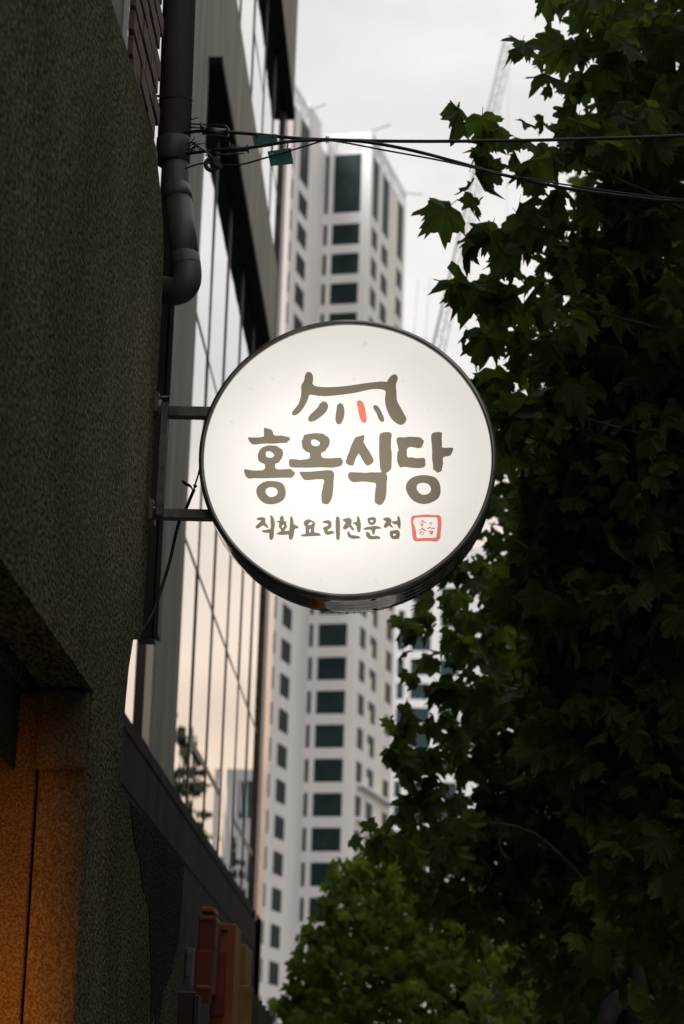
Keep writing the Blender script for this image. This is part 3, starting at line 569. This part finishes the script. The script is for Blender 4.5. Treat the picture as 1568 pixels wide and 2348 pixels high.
def pane(y0, y1, z0, z1):
    a = rnd.gauss(0, .0012); b = rnd.gauss(0, .0012); cy, cz = (y0 + y1) / 2, (z0 + z1) / 2
    v = [(GX + a * (y - cy) + b * (z - cz), y, z) for y, z in ((y0, z0), (y1, z0), (y1, z1), (y0, z1))]
    return obj('window_pane', v, [(0, 1, 2, 3)], glass, cb)
for i in range(len(mull) - 1):
    y0, y1 = mull[i], mull[i + 1]
    zz = [4.1, 4.68, 6.06, 7.9, 9.95] if i in (1, 2, 4, 5) else [4.1, 6.06, 7.9, 9.95]
    if i >= 2 : zz.remove(7.9)
    for a, b in zip(zz[:-1], zz[1:]): pane(y0, y1, a, b)
    for zt in zz[1:-1]:
        box('transom', (GX - .01, GX + .004, y0 + .03, y1 - .03, zt - (.03 if zt < 5 else .014), zt + (.03 if zt < 5 else .014)), alu, cb)
    pane(y0, y1, 11.65, 13.83)
    if i: box('mullion', (GX - .01, GX + .010, y0 - .022, y0 + .022, 4.1, 9.95), alu, cb); box('mullion', (GX - .01, GX + .010, y0 - .022, y0 + .022, 11.65, 13.83), alu, cb)
    if i % 2: box('transom', (GX - .01, GX + .004, y0 + .03, y1 - .03, 12.5, 12.53), alu, cb)
pane(12.6, 15.2, 4.1, 9.95); pane(12.6, 15.2, 11.65, 13.83)
box('mullion', (BX - .03, BX + .01, 15.14, 15.55, 4.1, 9.95), frame_m, cb)

# ------------------------------------------------------------------ shop signs low on the left
def pxbox(name, l, r, t, b, Y, dep, mat, par):
    p = onY(l, t, Y); q = onY(r, b, Y)
    return box(name, (p.x, q.x, Y, Y + dep, q.z, p.z), mat, par, .006)
red_p = noisy(pmat('red_paint', (.3, .03, .01), .5), (.11, .011, .006), (.18, .02, .009), 6)
orange_p = noisy(pmat('orange_paint', (.5, .12, .03), .5), (.24, .06, .014), (.36, .09, .022), 6)
yellow_p = noisy(pmat('yellow_paint', (.5, .28, .08), .5), (.22, .11, .025), (.36, .19, .05), 6)
maroon_p = noisy(pmat('maroon_paint', (.12, .03, .05), .6), (.02, .007, .01), (.035, .012, .016), 5)
greygreen_p = noisy(pmat('weathered_board', (.2, .2, .17), .8), (.05, .053, .045), (.11, .11, .095), 8, 6, (1, 1, .2))
s = thing('shop_sign', 'dark red block sign with orange bands, tallest of the low shop signs', 'sign', 'shop signs low on the left')
pxbox('sign_body', 456, 488, 2100, 2278, 12.0, .35, red_p, s); pxbox('lower_body', 449, 482, 2178, 2300, 11.93, .06, red_p, s)
pxbox('top_band', 460, 490, 2078, 2090, 11.97, .3, orange_p, s); pxbox('orange_band', 457, 488, 2097, 2109, 11.98, .3, orange_p, s)
pxbox('lower_band', 450, 480, 2258, 2268, 11.91, .03, orange_p, s)
s = thing('shop_sign', 'orange block sign standing between red and yellow shop signs', 'sign', 'shop signs low on the left')
pxbox('sign_body', 489, 528, 2116, 2420, 12.4, .4, orange_p, s); pxbox('dark_slot', 494, 522, 2128, 2136, 12.38, .03, black_m, s); pxbox('front_board', 486, 512, 2180, 2330, 12.3, .05, red_p, s)
s = thing('shop_sign', 'tan yellow block sign at the right end of the shop signs', 'sign', 'shop signs low on the left')
pxbox('sign_body', 525, 553, 2164, 2460, 13.2, .5, yellow_p, s); pxbox('lower_body', 530, 568, 2258, 2470, 13.1, .08, yellow_p, s)
s = thing('weathered_board', 'weathered grey green board fence below the yellow shop sign', 'board')
for k in range(6): pxbox('plank', 566 + k * 9, 574.4 + k * 9, 2268 + k * 12, 2520, 14.0 + .25 * k, .03, greygreen_p, s)
s = thing('maroon_panel', 'dark maroon panel beside the end of the stucco wall', 'panel')
pxbox('panel_board', 400, 440, 2272, 2500, 9.6, .05, maroon_p, s); pxbox('panel_edge', 440, 445, 2280, 2500, 9.6, .12, black_m, s)
s = thing('meter_box', 'small grey meter box on the wall above the maroon panel', 'box')
pxbox('case', 424, 438, 2172, 2258, 10.6, .12, grey_m, s); pxbox('lid', 426, 436, 2180, 2240, 10.58, .015, trim_m if False else grey_m, s)

# ------------------------------------------------------------------ white apartment tower
TY = 190.0; ang = math.radians(12.2)
U = Vector((math.sin(ang), math.cos(ang), 0)); V = Vector((math.cos(ang), -math.sin(ang), 0))
P0 = onY((1000 + 735 / 1.742) / 1.745, (2400 + 700 / 1.742) / 1.745, TY); P0.z = 0
tw = thing('apartment_tower', 'tall white apartment tower with dark square windows behind the round sign', 'building')
tops = [42.87 + 2.723 * k for k in range(0, 14)] + [42.87 - 2.81 * k for k in range(1, 16)]
tops = sorted(t for t in tops if t > 2.5)
ROOF = 84.9
def face(name, O, Ud, Nn, us, cols, heights, dep=.28):
    """cols: index of window column in us; one real opening per storey"""
    zs = [0]; holes = set(); rows = []
    for t in tops:
        zs += [t - heights, t]
    zs += [79.3, 84.75, ROOF]
    zs = sorted(set(round(z, 3) for z in zs)); pans = []
    for t in tops + [84.75]:
        b = round((t - heights) if t != 84.75 else 79.3, 3)
        j0 = zs.index(b); j1 = zs.index(round(t, 3))
        for c in cols:
            for j in range(j0, j1): holes.add((c, j))
            pans.append((c, b, t))
    wallgrid(name, O, Ud, Nn, us, zs, holes, dep, white_w, tw)
    return pans
def panes(pans, O, Ud, Nn, us, split=None, sky_glint=(), dep=.28):
    O = Vector(O)
    for c, b, t in pans:
        q = [O + Ud * u - Nn * (dep - .01) + Vector((0, 0, z)) for u, z in ((us[c], b), (us[c + 1], b), (us[c + 1], t), (us[c], t))]
        wn = obj('window', q, [(0, 1, 2, 3)], twin, tw)
        if split and c in split:
            um = (us[c] + us[c + 1]) / 2; m = MB()
            a = O + Ud * um - Nn * (dep * .5)
            m.add(([a - Ud * .05 + Vector((0, 0, b)), a + Ud * .05 + Vector((0, 0, b)), a + Ud * .05 + Vector((0, 0, t)), a - Ud * .05 + Vector((0, 0, t))], [(0, 1, 2, 3)]))
            obj('mullion', m.v, m.f, tframe, wn)
        if c in sky_glint:
            u1 = us[c] + (us[c + 1] - us[c]) * (.40 if c == 5 else .34); bb = b
            if c == 3 and (b > 60 or int(b) % 3 == 0): continue
            if c == 3: t = b + (t - b) * .55
            q = [O + Ud * u - Nn * (dep * .4) + Vector((0, 0, z)) for u, z in ((us[c] + .05, bb), (u1, bb), (u1, t), (us[c] + .05, t))]
            obj('sky_glint', q, [(0, 1, 2, 3)], sky_glint_m, wn)
# bay facing the street
us_m = [-4.19, -4.10, -3.78, -3.33, -.88, 0]
pm = face('bay_wall', P0, V, -U, us_m, (1, 3), 1.92, .08); panes(pm, P0, V, -U, us_m, None, (), .08)
us_r = [0, .85, 3.0, 4.6, 7.1, 9.2, 12.9, 13.6]
pr = face('right_wall', P0, U, V, us_r, (1, 3, 5), 1.74, .03); panes(pr, P0, U, V, us_r, None, (3, 5), .03)
PL = P0 - V * 4.19
us_l = [-19, -15.6, -13.2, -12.7, -10.0, -8.15, -5.25, -.0]
plf = face('left_wall', PL, U, V, us_l, (1, 3, 5), 1.78, .03); panes(plf, PL, U, V, us_l, (3, 5), (), .03)
def vbox(name, o, u0, u1, v0, v1, z0, z1, mat, par):
    v, f = boxvf(u0, u1, v0, v1, z0, z1); O = Vector(o)
    return obj(name, [O + U * a + V * b + Vector((0, 0, c)) for a, b, c in v], f, mat, par)
vbox('core', P0, .3, 13.5, -16, -.3, 0, ROOF - .1, twin, tw)
vbox('wing_core', P0, -19, .3, -16, -4.49, 0, ROOF - .1, twin, tw)
vbox('right_end', P0, 13.6, 13.9, -16, 0, 0, ROOF, white_w, tw)
# open roof frame
vbox('roof_slab', P0, -19, 13.9, -16, -4.19, ROOF, ROOF + .15, white_w, tw); vbox('roof_slab', P0, 0, 13.9, -4.19, 0, ROOF, ROOF + .15, white_w, tw)
for u in (.0, 3.4, 7.6, 13.0): vbox('roof_post', P0, u, u + .75, -.7, 0, ROOF + .15, 86.2, white_w, tw)
for vv in (-4.0, -.9): vbox('roof_post', P0, 0, .7, vv, vv + .75, ROOF + .15, 86.2, white_w, tw) if vv < -1 else None
vbox('roof_beam', P0, 0, 13.9, -.7, 0, 86.2, 86.75, white_w, tw); vbox('roof_beam', P0, 0, .7, -4.19, -.7, 86.2, 86.75, white_w, tw)
vbox('roof_beam', P0, 13.2, 13.9, -8, -.7, 86.2, 86.75, white_w, tw)
for u in (-18, -13, -8.5): vbox('roof_post', P0, u, u + .7, -4.9, -4.19, ROOF + .15, 86.2, white_w, tw)
vbox('roof_beam', P0, -19, -5.5, -4.9, -4.19, 86.2, 86.75, white_w, tw)
vbox('stair_head', P0, -5.4, -1.2, -9, -4.25, ROOF + .15, 87.3, white_w, tw)
for (u, v0, l) in ((-.2, 0, 2.4), (13.9, 0, 2.2), (-5.2, -4.2, 1.8)):
    a = P0 + U * u + V * v0 + Vector((0, 0, 86.7)); tube('roof_rod', [a, a + V * l * .7 + Vector((0, 0, .5 if u < 10 else -.25))], .06, crane_m, tw, 5)
# builder's ledges on the lower storeys of the right face
for t in tops:
    if t < 33 and t > 12: vbox('ledge', P0, 1.2, 13.4, .0, .55, t - 2.05, t - 1.8, white_w, tw)

# second block, further off behind the tree
t2b = thing('apartment_block', 'white apartment block partly hidden behind the tree right of the tower', 'building')
Y2 = 262.0
def x2(px): return onY(px, 1600, Y2).x
xs = [x2(880), x2((1000 + 1020 / 1.742) / 1.745), x2((1000 + 1066 / 1.742) / 1.745), x2((1000 + 1115 / 1.742) / 1.745), x2((1000 + 1252 / 1.742) / 1.745), x2((1000 + 1318 / 1.742) / 1.745), x2((1000 + 1452 / 1.742) / 1.745), x2(1105), x2(1180), x2(1230)]
z0 = onY(940, (2400 + 580 / 1.742) / 1.745, Y2).z; z1 = onY(940, (2400 + 690 / 1.742) / 1.745, Y2).z; z2 = onY(940, (2400 + 750 / 1.742) / 1.745, Y2).z
pit = z0 - z2; zs = []; rows = []
t = z0 + pit * 5
while t > 3: rows.append((t - (z0 - z1), t)); t -= pit
zs = sorted(set([0.0] + [round(z, 3) for r in rows for z in r] + [round(rows[0][1] + 2, 3)]))
holes = set()
for r in rows:
    j = zs.index(round(r[0], 3))
    for c in (1, 3, 5, 7): holes.add((c, j))
grey_w = noisy(pmat('grey_render', (.55, .56, .57), .85, 0, .2), (.48, .49, .50), (.57, .58, .59), .25, 6, (1, 1, .3))
wallgrid('front_wall', (0, Y2, 0), (1, 0, 0), (0, -1, 0), xs, zs, holes, .1, grey_w, t2b)
for r in rows:
    for c in (1, 3, 5, 7):
        obj('window', [(xs[c], Y2 + .09, r[0]), (xs[c + 1], Y2 + .09, r[0]), (xs[c + 1], Y2 + .09, r[1]), (xs[c], Y2 + .09, r[1])], [(0, 1, 2, 3)], twin, t2b)
box('rear_mass', (xs[0], xs[-1], Y2 + .31, Y2 + 14, 0, zs[-1] - .05), white_w, t2b)

# low block down the street (mirrored in the curtain wall)
lb = thing('office_block', 'pale low block down the street, mirrored in the window band', 'building')
lbm = noisy(pmat('pale_cladding', (.4, .42, .42), .7), (.16, .17, .175), (.23, .24, .245), .4)
xs3 = [5.0 + .62 * i for i in range(6)]; zs3 = [0] + [z for k in range(6) for z in (1.2 + 3.7 * k, 3.4 + 3.7 * k)] + [22.6]
wallgrid('front_wall', (0, 138, 0), (1, 0, 0), (0, -1, 0), xs3, zs3, {(i, j) for i in range(1, 5, 2) for j in range(1, 12, 2)}, .2, lbm, lb)
wallgrid('side_wall', (5.0, 152, 0), (0, -1, 0), (-1, 0, 0), [0, 2, 4, 6, 8, 10, 12, 14], zs3, {(i, j) for i in range(1, 7, 2) for j in range(1, 12, 2)}, .2, lbm, lb)
box('core', (5.22, 8.08, 138.22, 152, 0, 22.5), twin, lb)

# building added across the street to shade the wall and the trees
ob = thing('shade_building', 'dark brick building added across the street to shade the wall and trees', 'building')
obm = noisy(pmat('dark_brick', (.12, .09, .08), .9), (.07, .055, .05), (.13, .10, .085), 3, 6)
ys4 = [0] + [v for k in range(13) for v in (1.2 + 6 * k, 4.8 + 6 * k)] + [80]; zs4 = [0] + [z for k in range(3) for z in (1.2 + 3.6 * k, 3.4 + 3.6 * k)] + [12]
wallgrid('street_wall', (8.5, 45, 0), (0, -1, 0), (-1, 0, 0), ys4, zs4, {(i, j) for i in range(1, 27, 2) for j in range(1, 7, 2)}, .18, obm, ob)
for k in range(13):
    for j in range(3):
        obj('window', [(8.67, 45 - y, z) for y, z in ((1.2 + 6 * k, 1.2 + 3.6 * j), (4.8 + 6 * k, 1.2 + 3.6 * j), (4.8 + 6 * k, 3.4 + 3.6 * j), (1.2 + 6 * k, 3.4 + 3.6 * j))], [(0, 1, 2, 3)], twin, ob)
box('rear_mass', (8.69, 20, -35, 45, 0, 12), obm, ob)

# ------------------------------------------------------------------ tower crane jib
cr_ = thing('tower_crane', 'pale lattice jib of a tower crane leaning across the sky', 'crane')
A = onY(1167, 95, 300); B = onY(972, 945, 300)
ax = (A - B).normalized(); sd = ax.cross(Vector((0, 1, 0))).normalized(); wd = .85
for nm, off in (('chord', -sd * wd), ('chord', sd * wd), ('chord', Vector((0, 1.4, 0)))):
    tube(nm, [B + off, A + off * .8], .20 if off.x < 0 and off.y == 0 else .09, crane_m, cr_, 6)
n = 44; m = MB()
for k in range(n):
    p = B.lerp(A, k / n); q = B.lerp(A, (k + 1) / n); sg = 1 if k % 2 else -1
    m.add(tubevf([p + sd * wd * sg, q - sd * wd * sg], .05, 5)); m.add(tubevf([p + sd * wd * sg, q + Vector((0, 1.4, 0))], .04, 5))
lat = obj('lattice', m.v, m.f, crane_m, cr_); lat['kind'] = 'stuff'
box('mast', (B.x - .8, B.x + .8, 299.5, 301.1, 0, B.z), crane_m, cr_)
tube('hoist_rope', [A, A + Vector((0, 0, -60))], .03, crane_m, cr_, 5)
for dx in (958, 985): tube('pendant_rope', [onY(dx, 640, 300), onY(dx - 12, 800, 300)], .04, crane_m, cr_, 5)

# ------------------------------------------------------------------ trees
def leafshape(seed):
    r = random.Random(seed); pts = []
    key = [(0, 1.0), (6, .84), (9, .88), (15, .70), (19, .74), (27, .60), (34, .74), (37, .72), (44, .88), (50, .98), (55, .82), (59, .84), (67, .66), (77, .56), (86, .66), (92, .64), (100, .78), (107, .64), (113, .66), (126, .48), (138, .46), (155, .34), (172, .20)]
    tw_ = r.uniform(-4, 4)
    def side(sg):
        return [((a * sg + tw_) + r.uniform(-2, 2), rr * r.uniform(.92, 1.08)) for a, rr in key]
    rt = side(1); ltt = side(-1)[1:]
    ring = rt + ltt[::-1]
    cv = r.uniform(.05, .55); fold = r.uniform(.0, .6); tw2 = r.uniform(-.5, .5)
    v = [(0, 0, 0)]
    for a, rr in ring:
        t = math.radians(a); x, y = math.sin(t) * rr * .62, math.cos(t) * rr * .62
        z = -cv * (x * x + y * y) * 1.6 - fold * abs(x) * .5 + tw2 * x * y + .05 * math.sin(5 * t)
        v.append((x, y, z))
    n = len(ring)
    f = [(0, 1 + (i + 1) % n, 1 + i) for i in range(n)]
    # stalk
    v += [(-.008, -.02, .0), (.008, -.02, .0), (.007, -.26, .08), (-.007, -.26, .08)]; f += [(n + 1, n + 4, n + 3, n + 2)]
    return np.array(v), f
LEAF = [leafshape(s) for s in range(1, 10)]
def leafmesh(mat):
    o = []
    for v, f in LEAF:
        me = bpy.data.meshes.new('leaf'); me.from_pydata([tuple(x) for x in v], [], f); me.materials.append(mat); o.append(me)
    return o
def leafframe(rng, size, droop):
    az = rng.uniform(0, 2 * math.pi)
    tip = np.array([math.cos(az), math.sin(az), -droop * rng.uniform(.2, 1.6)]); tip /= np.linalg.norm(tip)
    nn = np.array([rng.normal(0, .55), rng.normal(0, .55), rng.uniform(.3, 1.0)]); nn -= tip * nn.dot(tip); nn /= np.linalg.norm(nn)
    x = np.cross(tip, nn); s = size * rng.uniform(.5, 1.3)
    return np.array([x, tip, nn]).T * s
def foliage(name, tree_, mat, blobs, size, seed, nparts, droop=1.0):
    rng = np.random.default_rng(seed); leaves = []
    for bi, (c, rad, n, edge) in enumerate(blobs):
        for _ in range(n):
            d = rng.normal(0, 1, 3); d /= np.linalg.norm(d)
            p = np.array(c) + d * np.array(rad) * rng.uniform(0, 1) ** (.45)
            leaves.append((p, leafframe(rng, size * (1.0 if edge else .97), droop), rng.integers(9), edge))
    # leaves that show largest: in frame and on the near or outer sprays
    def score(l):
        px, py = proj(l[0]); inf = -60 < px < 1600 and -60 < py < 2400
        return (0 if inf else 10) + (0 if l[3] else 1) + np.linalg.norm(l[0] - C) * .02
    leaves.sort(key=score)
    meshes = leafmesh(mat)
    for p, m3, k, e_ in leaves[:nparts]:
        mw = Matrix([[*m3[0], p[0]], [*m3[1], p[1]], [*m3[2], p[2]], [0, 0, 0, 1]])
        inst('leaf', meshes[k], tree_, mw)
    V_ = []; F_ = []; off = 0
    for p, m3, k, e_ in leaves[nparts:]:
        v, f = LEAF[k]; V_.append(v @ m3.T + p); F_ += [tuple(i + off for i in q) for q in f]; off += len(v)
    if V_:
        o = obj(name, np.concatenate(V_).tolist(), F_, mat, tree_); o['kind'] = 'stuff'
def branches(tree_, trunk_path, rad, ends, seed, trad):
    rng = random.Random(seed)
    tube('trunk', spline(trunk_path, 6), np.linspace(rad, rad * .55, (len(trunk_path) - 1) * 6 + 1), bark, tree_, 12)
    tp = spline(trunk_path, 6)
    for e_ in ends:
        e_ = Vector(e_); s = min(tp, key=lambda q: (q - e_).length + max(0, q.z - e_.z + .4) * 2)
        mid = s.lerp(e_, .5) + Vector((rng.uniform(-.12, .12), rng.uniform(-.12, .12), rng.uniform(.05, .25)))
        tube('branch', spline([s, mid, e_], 6), np.linspace(trad, trad * .15, 13), bark, tree_, 7)
def blob(px, py, Y, r, n, edge=True): p = onY(px, py, Y); return ((p.x, p.y, p.z), (r, r * 1.3, r * .9) if not hasattr(r, '__len__') else r, n, edge)

# near plane tree at the right edge
ta_ = thing('plane_tree', 'big dark plane tree with broad lobed leaves filling the right edge', 'tree', 'street trees')
ba = []
for px, py, Y, r, n in [(1195, 95, 8.3, .035, 2), (1275, 130, 8.6, .10, 5), (1330, 20, 8.6, .16, 16), (1420, 110, 8.6, .2, 24), (1330, 200, 8.7, .12, 9), (1400, 260, 8.7, .16, 16),
                      (1055, 265, 8.2, .04, 3), (1110, 300, 8.3, .09, 8), (1180, 330, 8.4, .11, 11), (1260, 300, 8.5, .12, 12), (1330, 370, 8.6, .18, 22), (1100, 400, 8.4, .05, 3),
                      (1090, 490, 8.4, .10, 11), (1150, 530, 8.4, .12, 14), (1075, 525, 8.4, .04, 4), (1230, 480, 8.6, .18, 24), (1060, 645, 8.5, .045, 5), (1120, 665, 8.6, .08, 7), (1200, 640, 8.6, .13, 14),
                      (1110, 765, 8.8, .06, 6), (1130, 840, 8.9, .10, 12), (1215, 760, 8.9, .12, 14), (1300, 700, 8.9, .18, 24), (1130, 930, 9.1, .1, 10), (1240, 930, 9.0, .16, 22), (1170, 1010, 9.2, .1, 12)]:
    ba.append(blob(px, py, Y, r * 1.2, max(2, int(n * .62))))
for px, py, Y, r, n in [(1480, 60, 9.4, .38, 95), (1480, 330, 9.4, .36, 120), (1400, 560, 9.5, .34, 130), (1500, 760, 9.5, .4, 220), (1360, 900, 9.6, .3, 150), (1330, 1120, 9.8, .28, 150), (1500, 1120, 9.6, .42, 240),
                       (1270, 1320, 10, .26, 150), (1430, 1400, 9.8, .42, 260), (1420, 1680, 10, .42, 260), (1540, 1900, 10, .42, 220), (1330, 1560, 10.4, .3, 160),
                       (1650, 300, 9.8, .7, 250), (1700, 900, 10, .8, 520), (1680, 1500, 10.3, .8, 520), (1750, -200, 9.8, .9, 260), (1650, 2050, 10.6, .7, 380), (1900, 700, 10.6, 1.2, 700), (1950, 1500, 11, 1.1, 600)]:
    ba.append(blob(px, py, Y, r, n, False))
ba.append(((2.6, 9.8, 6.5), (1.5, 2.2, 2.2), 1100, False)); ba.append(((2.4, 7.6, 6.6), (1.4, 1.6, 1.6), 700, False))
foliage('foliage', ta_, leaf_a, ba, .175, 21, 300)
tr = [(2.05, 10.2, 0), (1.98, 10.1, 2.0), (2.1, 10.0, 3.5), (2.2, 9.8, 5.5), (2.3, 9.8, 7.5)]
branches(ta_, tr, .17, [b[0] for b in ba[:34:2] if b[2] > 10], 4, .016)

# middle plane tree
tc_ = thing('plane_tree', 'dark plane tree behind the lower right of the round sign', 'tree', 'street trees')
bc = []
for px, py, Y, r, n in [(1010, 1400, 13.2, .14, 14), (925, 1455, 13, .12, 10), (960, 1430, 13.1, .1, 9), (1080, 1450, 13.4, .2, 26), (1040, 1540, 13.4, .16, 16), (965, 1545, 13.3, .08, 5), (1010, 1600, 13.4, .12, 9), (1130, 1570, 13.6, .2, 28), (935, 1655, 13.2, .10, 10), (1010, 1680, 13.4, .18, 24),
                      (920, 1720, 13.2, .1, 10), (985, 1760, 13.4, .14, 16), (960, 1820, 13.4, .12, 12), (860, 1925, 13.1, .12, 10), (815, 1940, 13.0, .06, 4), (925, 1900, 13.3, .16, 18), (1010, 1880, 13.6, .22, 32), (1060, 1300, 13.6, .16, 20), (1120, 1200, 13.8, .16, 20)]:
    bc.append(blob(px, py, Y, r * 1.1, max(2, int(n * .7))))
for px, py, Y, r, n in [(1215, 1420, 14.6, .5, 190), (1195, 1700, 14.6, .5, 230), (1100, 1960, 14.8, .5, 320), (1350, 1300, 15, .7, 420), (1350, 1750, 15, .7, 460), (1300, 2100, 15.2, .7, 420), (1500, 2100, 15, .8, 420), (1550, 1500, 15.5, .9, 460), (1250, 1050, 15, .5, 260), (1450, 850, 15.5, .8, 260), (1520, 380, 15.5, .8, 130), (1650, 1900, 15.5, 1.0, 400), (1420, 2280, 16.5, .7, 260), (1520, 2400, 16.5, .8, 260), (1300, 2380, 17, .8, 240)]:
    bc.append(blob(px, py, Y, r, n, False))
foliage('foliage', tc_, leaf_a, bc, .175, 22, 300)
q0 = onY(1462, 2400, 14.2); q1 = onY(1430, 2200, 14.2); q2 = onY(1400, 2060, 14.2)
tr = [(q0.x + .25, 14.2, 0), (q0.x, 14.2, q0.z), q1, q2, onY(1370, 1700, 14.3), onY(1350, 1300, 14.5), onY(1330, 900, 14.8)]
branches(tc_, tr, .12, [b[0] for b in bc[::2] if b[2] > 13], 5, .02)
tube('branch', spline([onY(1438, 2280, 14.2), onY(1392, 2330, 13.9), onY(1370, 2480, 13.8)], 5), np.linspace(.06, .06, 11), bark, tc_, 8)

# farther, brighter plane tree low in the picture
tb_ = thing('plane_tree', 'bright green tree low in front of the white tower', 'tree', 'street trees')
bb = []
for px, py, Y, r, n in [(800, 2010, 22, .26, 46), (770, 2080, 21.8, .22, 36), (730, 2140, 21.7, .2, 30), (845, 1985, 22, .2, 28), (880, 2040, 22, .34, 70), (715, 2210, 21.6, .22, 34), (690, 2270, 21.6, .18, 26), (675, 2320, 21.6, .14, 16), (820, 2120, 21.8, .38, 90), (760, 2220, 21.6, .36, 80), (720, 2320, 21.5, .3, 50), (900, 1945, 22.2, .16, 20), (650, 2300, 21.6, .08, 5)]:
    bb.append(blob(px, py, Y, r, n))
for px, py, Y, r, n in [(930, 2130, 22.6, .7, 420), (860, 2280, 22.4, .8, 480), (1040, 2060, 23, .8, 420), (1060, 2300, 23, 1.1, 620), (1200, 2150, 23.5, 1.1, 500), (800, 2420, 22.4, .9, 420), (1300, 2350, 24, 1.3, 500)]:
    bb.append(blob(px, py, Y, r, n, False))
foliage('foliage', tb_, leaf_b, bb, .15, 23, 300)
tcx = onY(1100, 2400, 23.2)
branches(tb_, [(tcx.x + .2, 23.2, 0), (tcx.x, 23.2, 1.5), (tcx.x - .1, 23, 2.6), onY(1040, 2060, 23)], .15, [b[0] for b in bb if b[2] > 28], 6, .025)

# conifers down the street, seen mirrored in the window band
for k, (x, y, h, w_, lab) in enumerate([(4.4, 82, 15.4, 1.9, 'tall dark conifer mirrored low in the window band'), (4.4, 104, 14.6, 1.1, 'shorter conifer mirrored right of the tall one'), (3.15, 60, 14.6, 1.0, 'slim conifer mirrored in the narrow window left of the concrete pier')]):
    tt = thing('conifer', lab, 'tree', 'conifers mirrored in the windows'); bl_ = []; rq = random.Random(k + 50)
    nl = 11
    for j in range(nl):
        z = 2 + (h - 2) * j / (nl - .5); r = w_ * (1 - (j / (nl + .6)) ** 2.2)
        for a in range(7):
            t = a * 2 * math.pi / 7 + j * .8; q = rq.uniform(.35, 1.0)
            bl_.append(((x + math.cos(t) * r * q * .75, y + math.sin(t) * r * q * .75, z + rq.uniform(-.55, .55)), (r * rq.uniform(.25, .5), r * .42, rq.uniform(.08, .22)), 30, False))
    foliage('foliage', tt, leaf_d, bl_, .34, 40 + k, 0, .25)
    tube('trunk', [(x, y, 0), (x, y, h)], [.2, .04], bark, tt, 8)
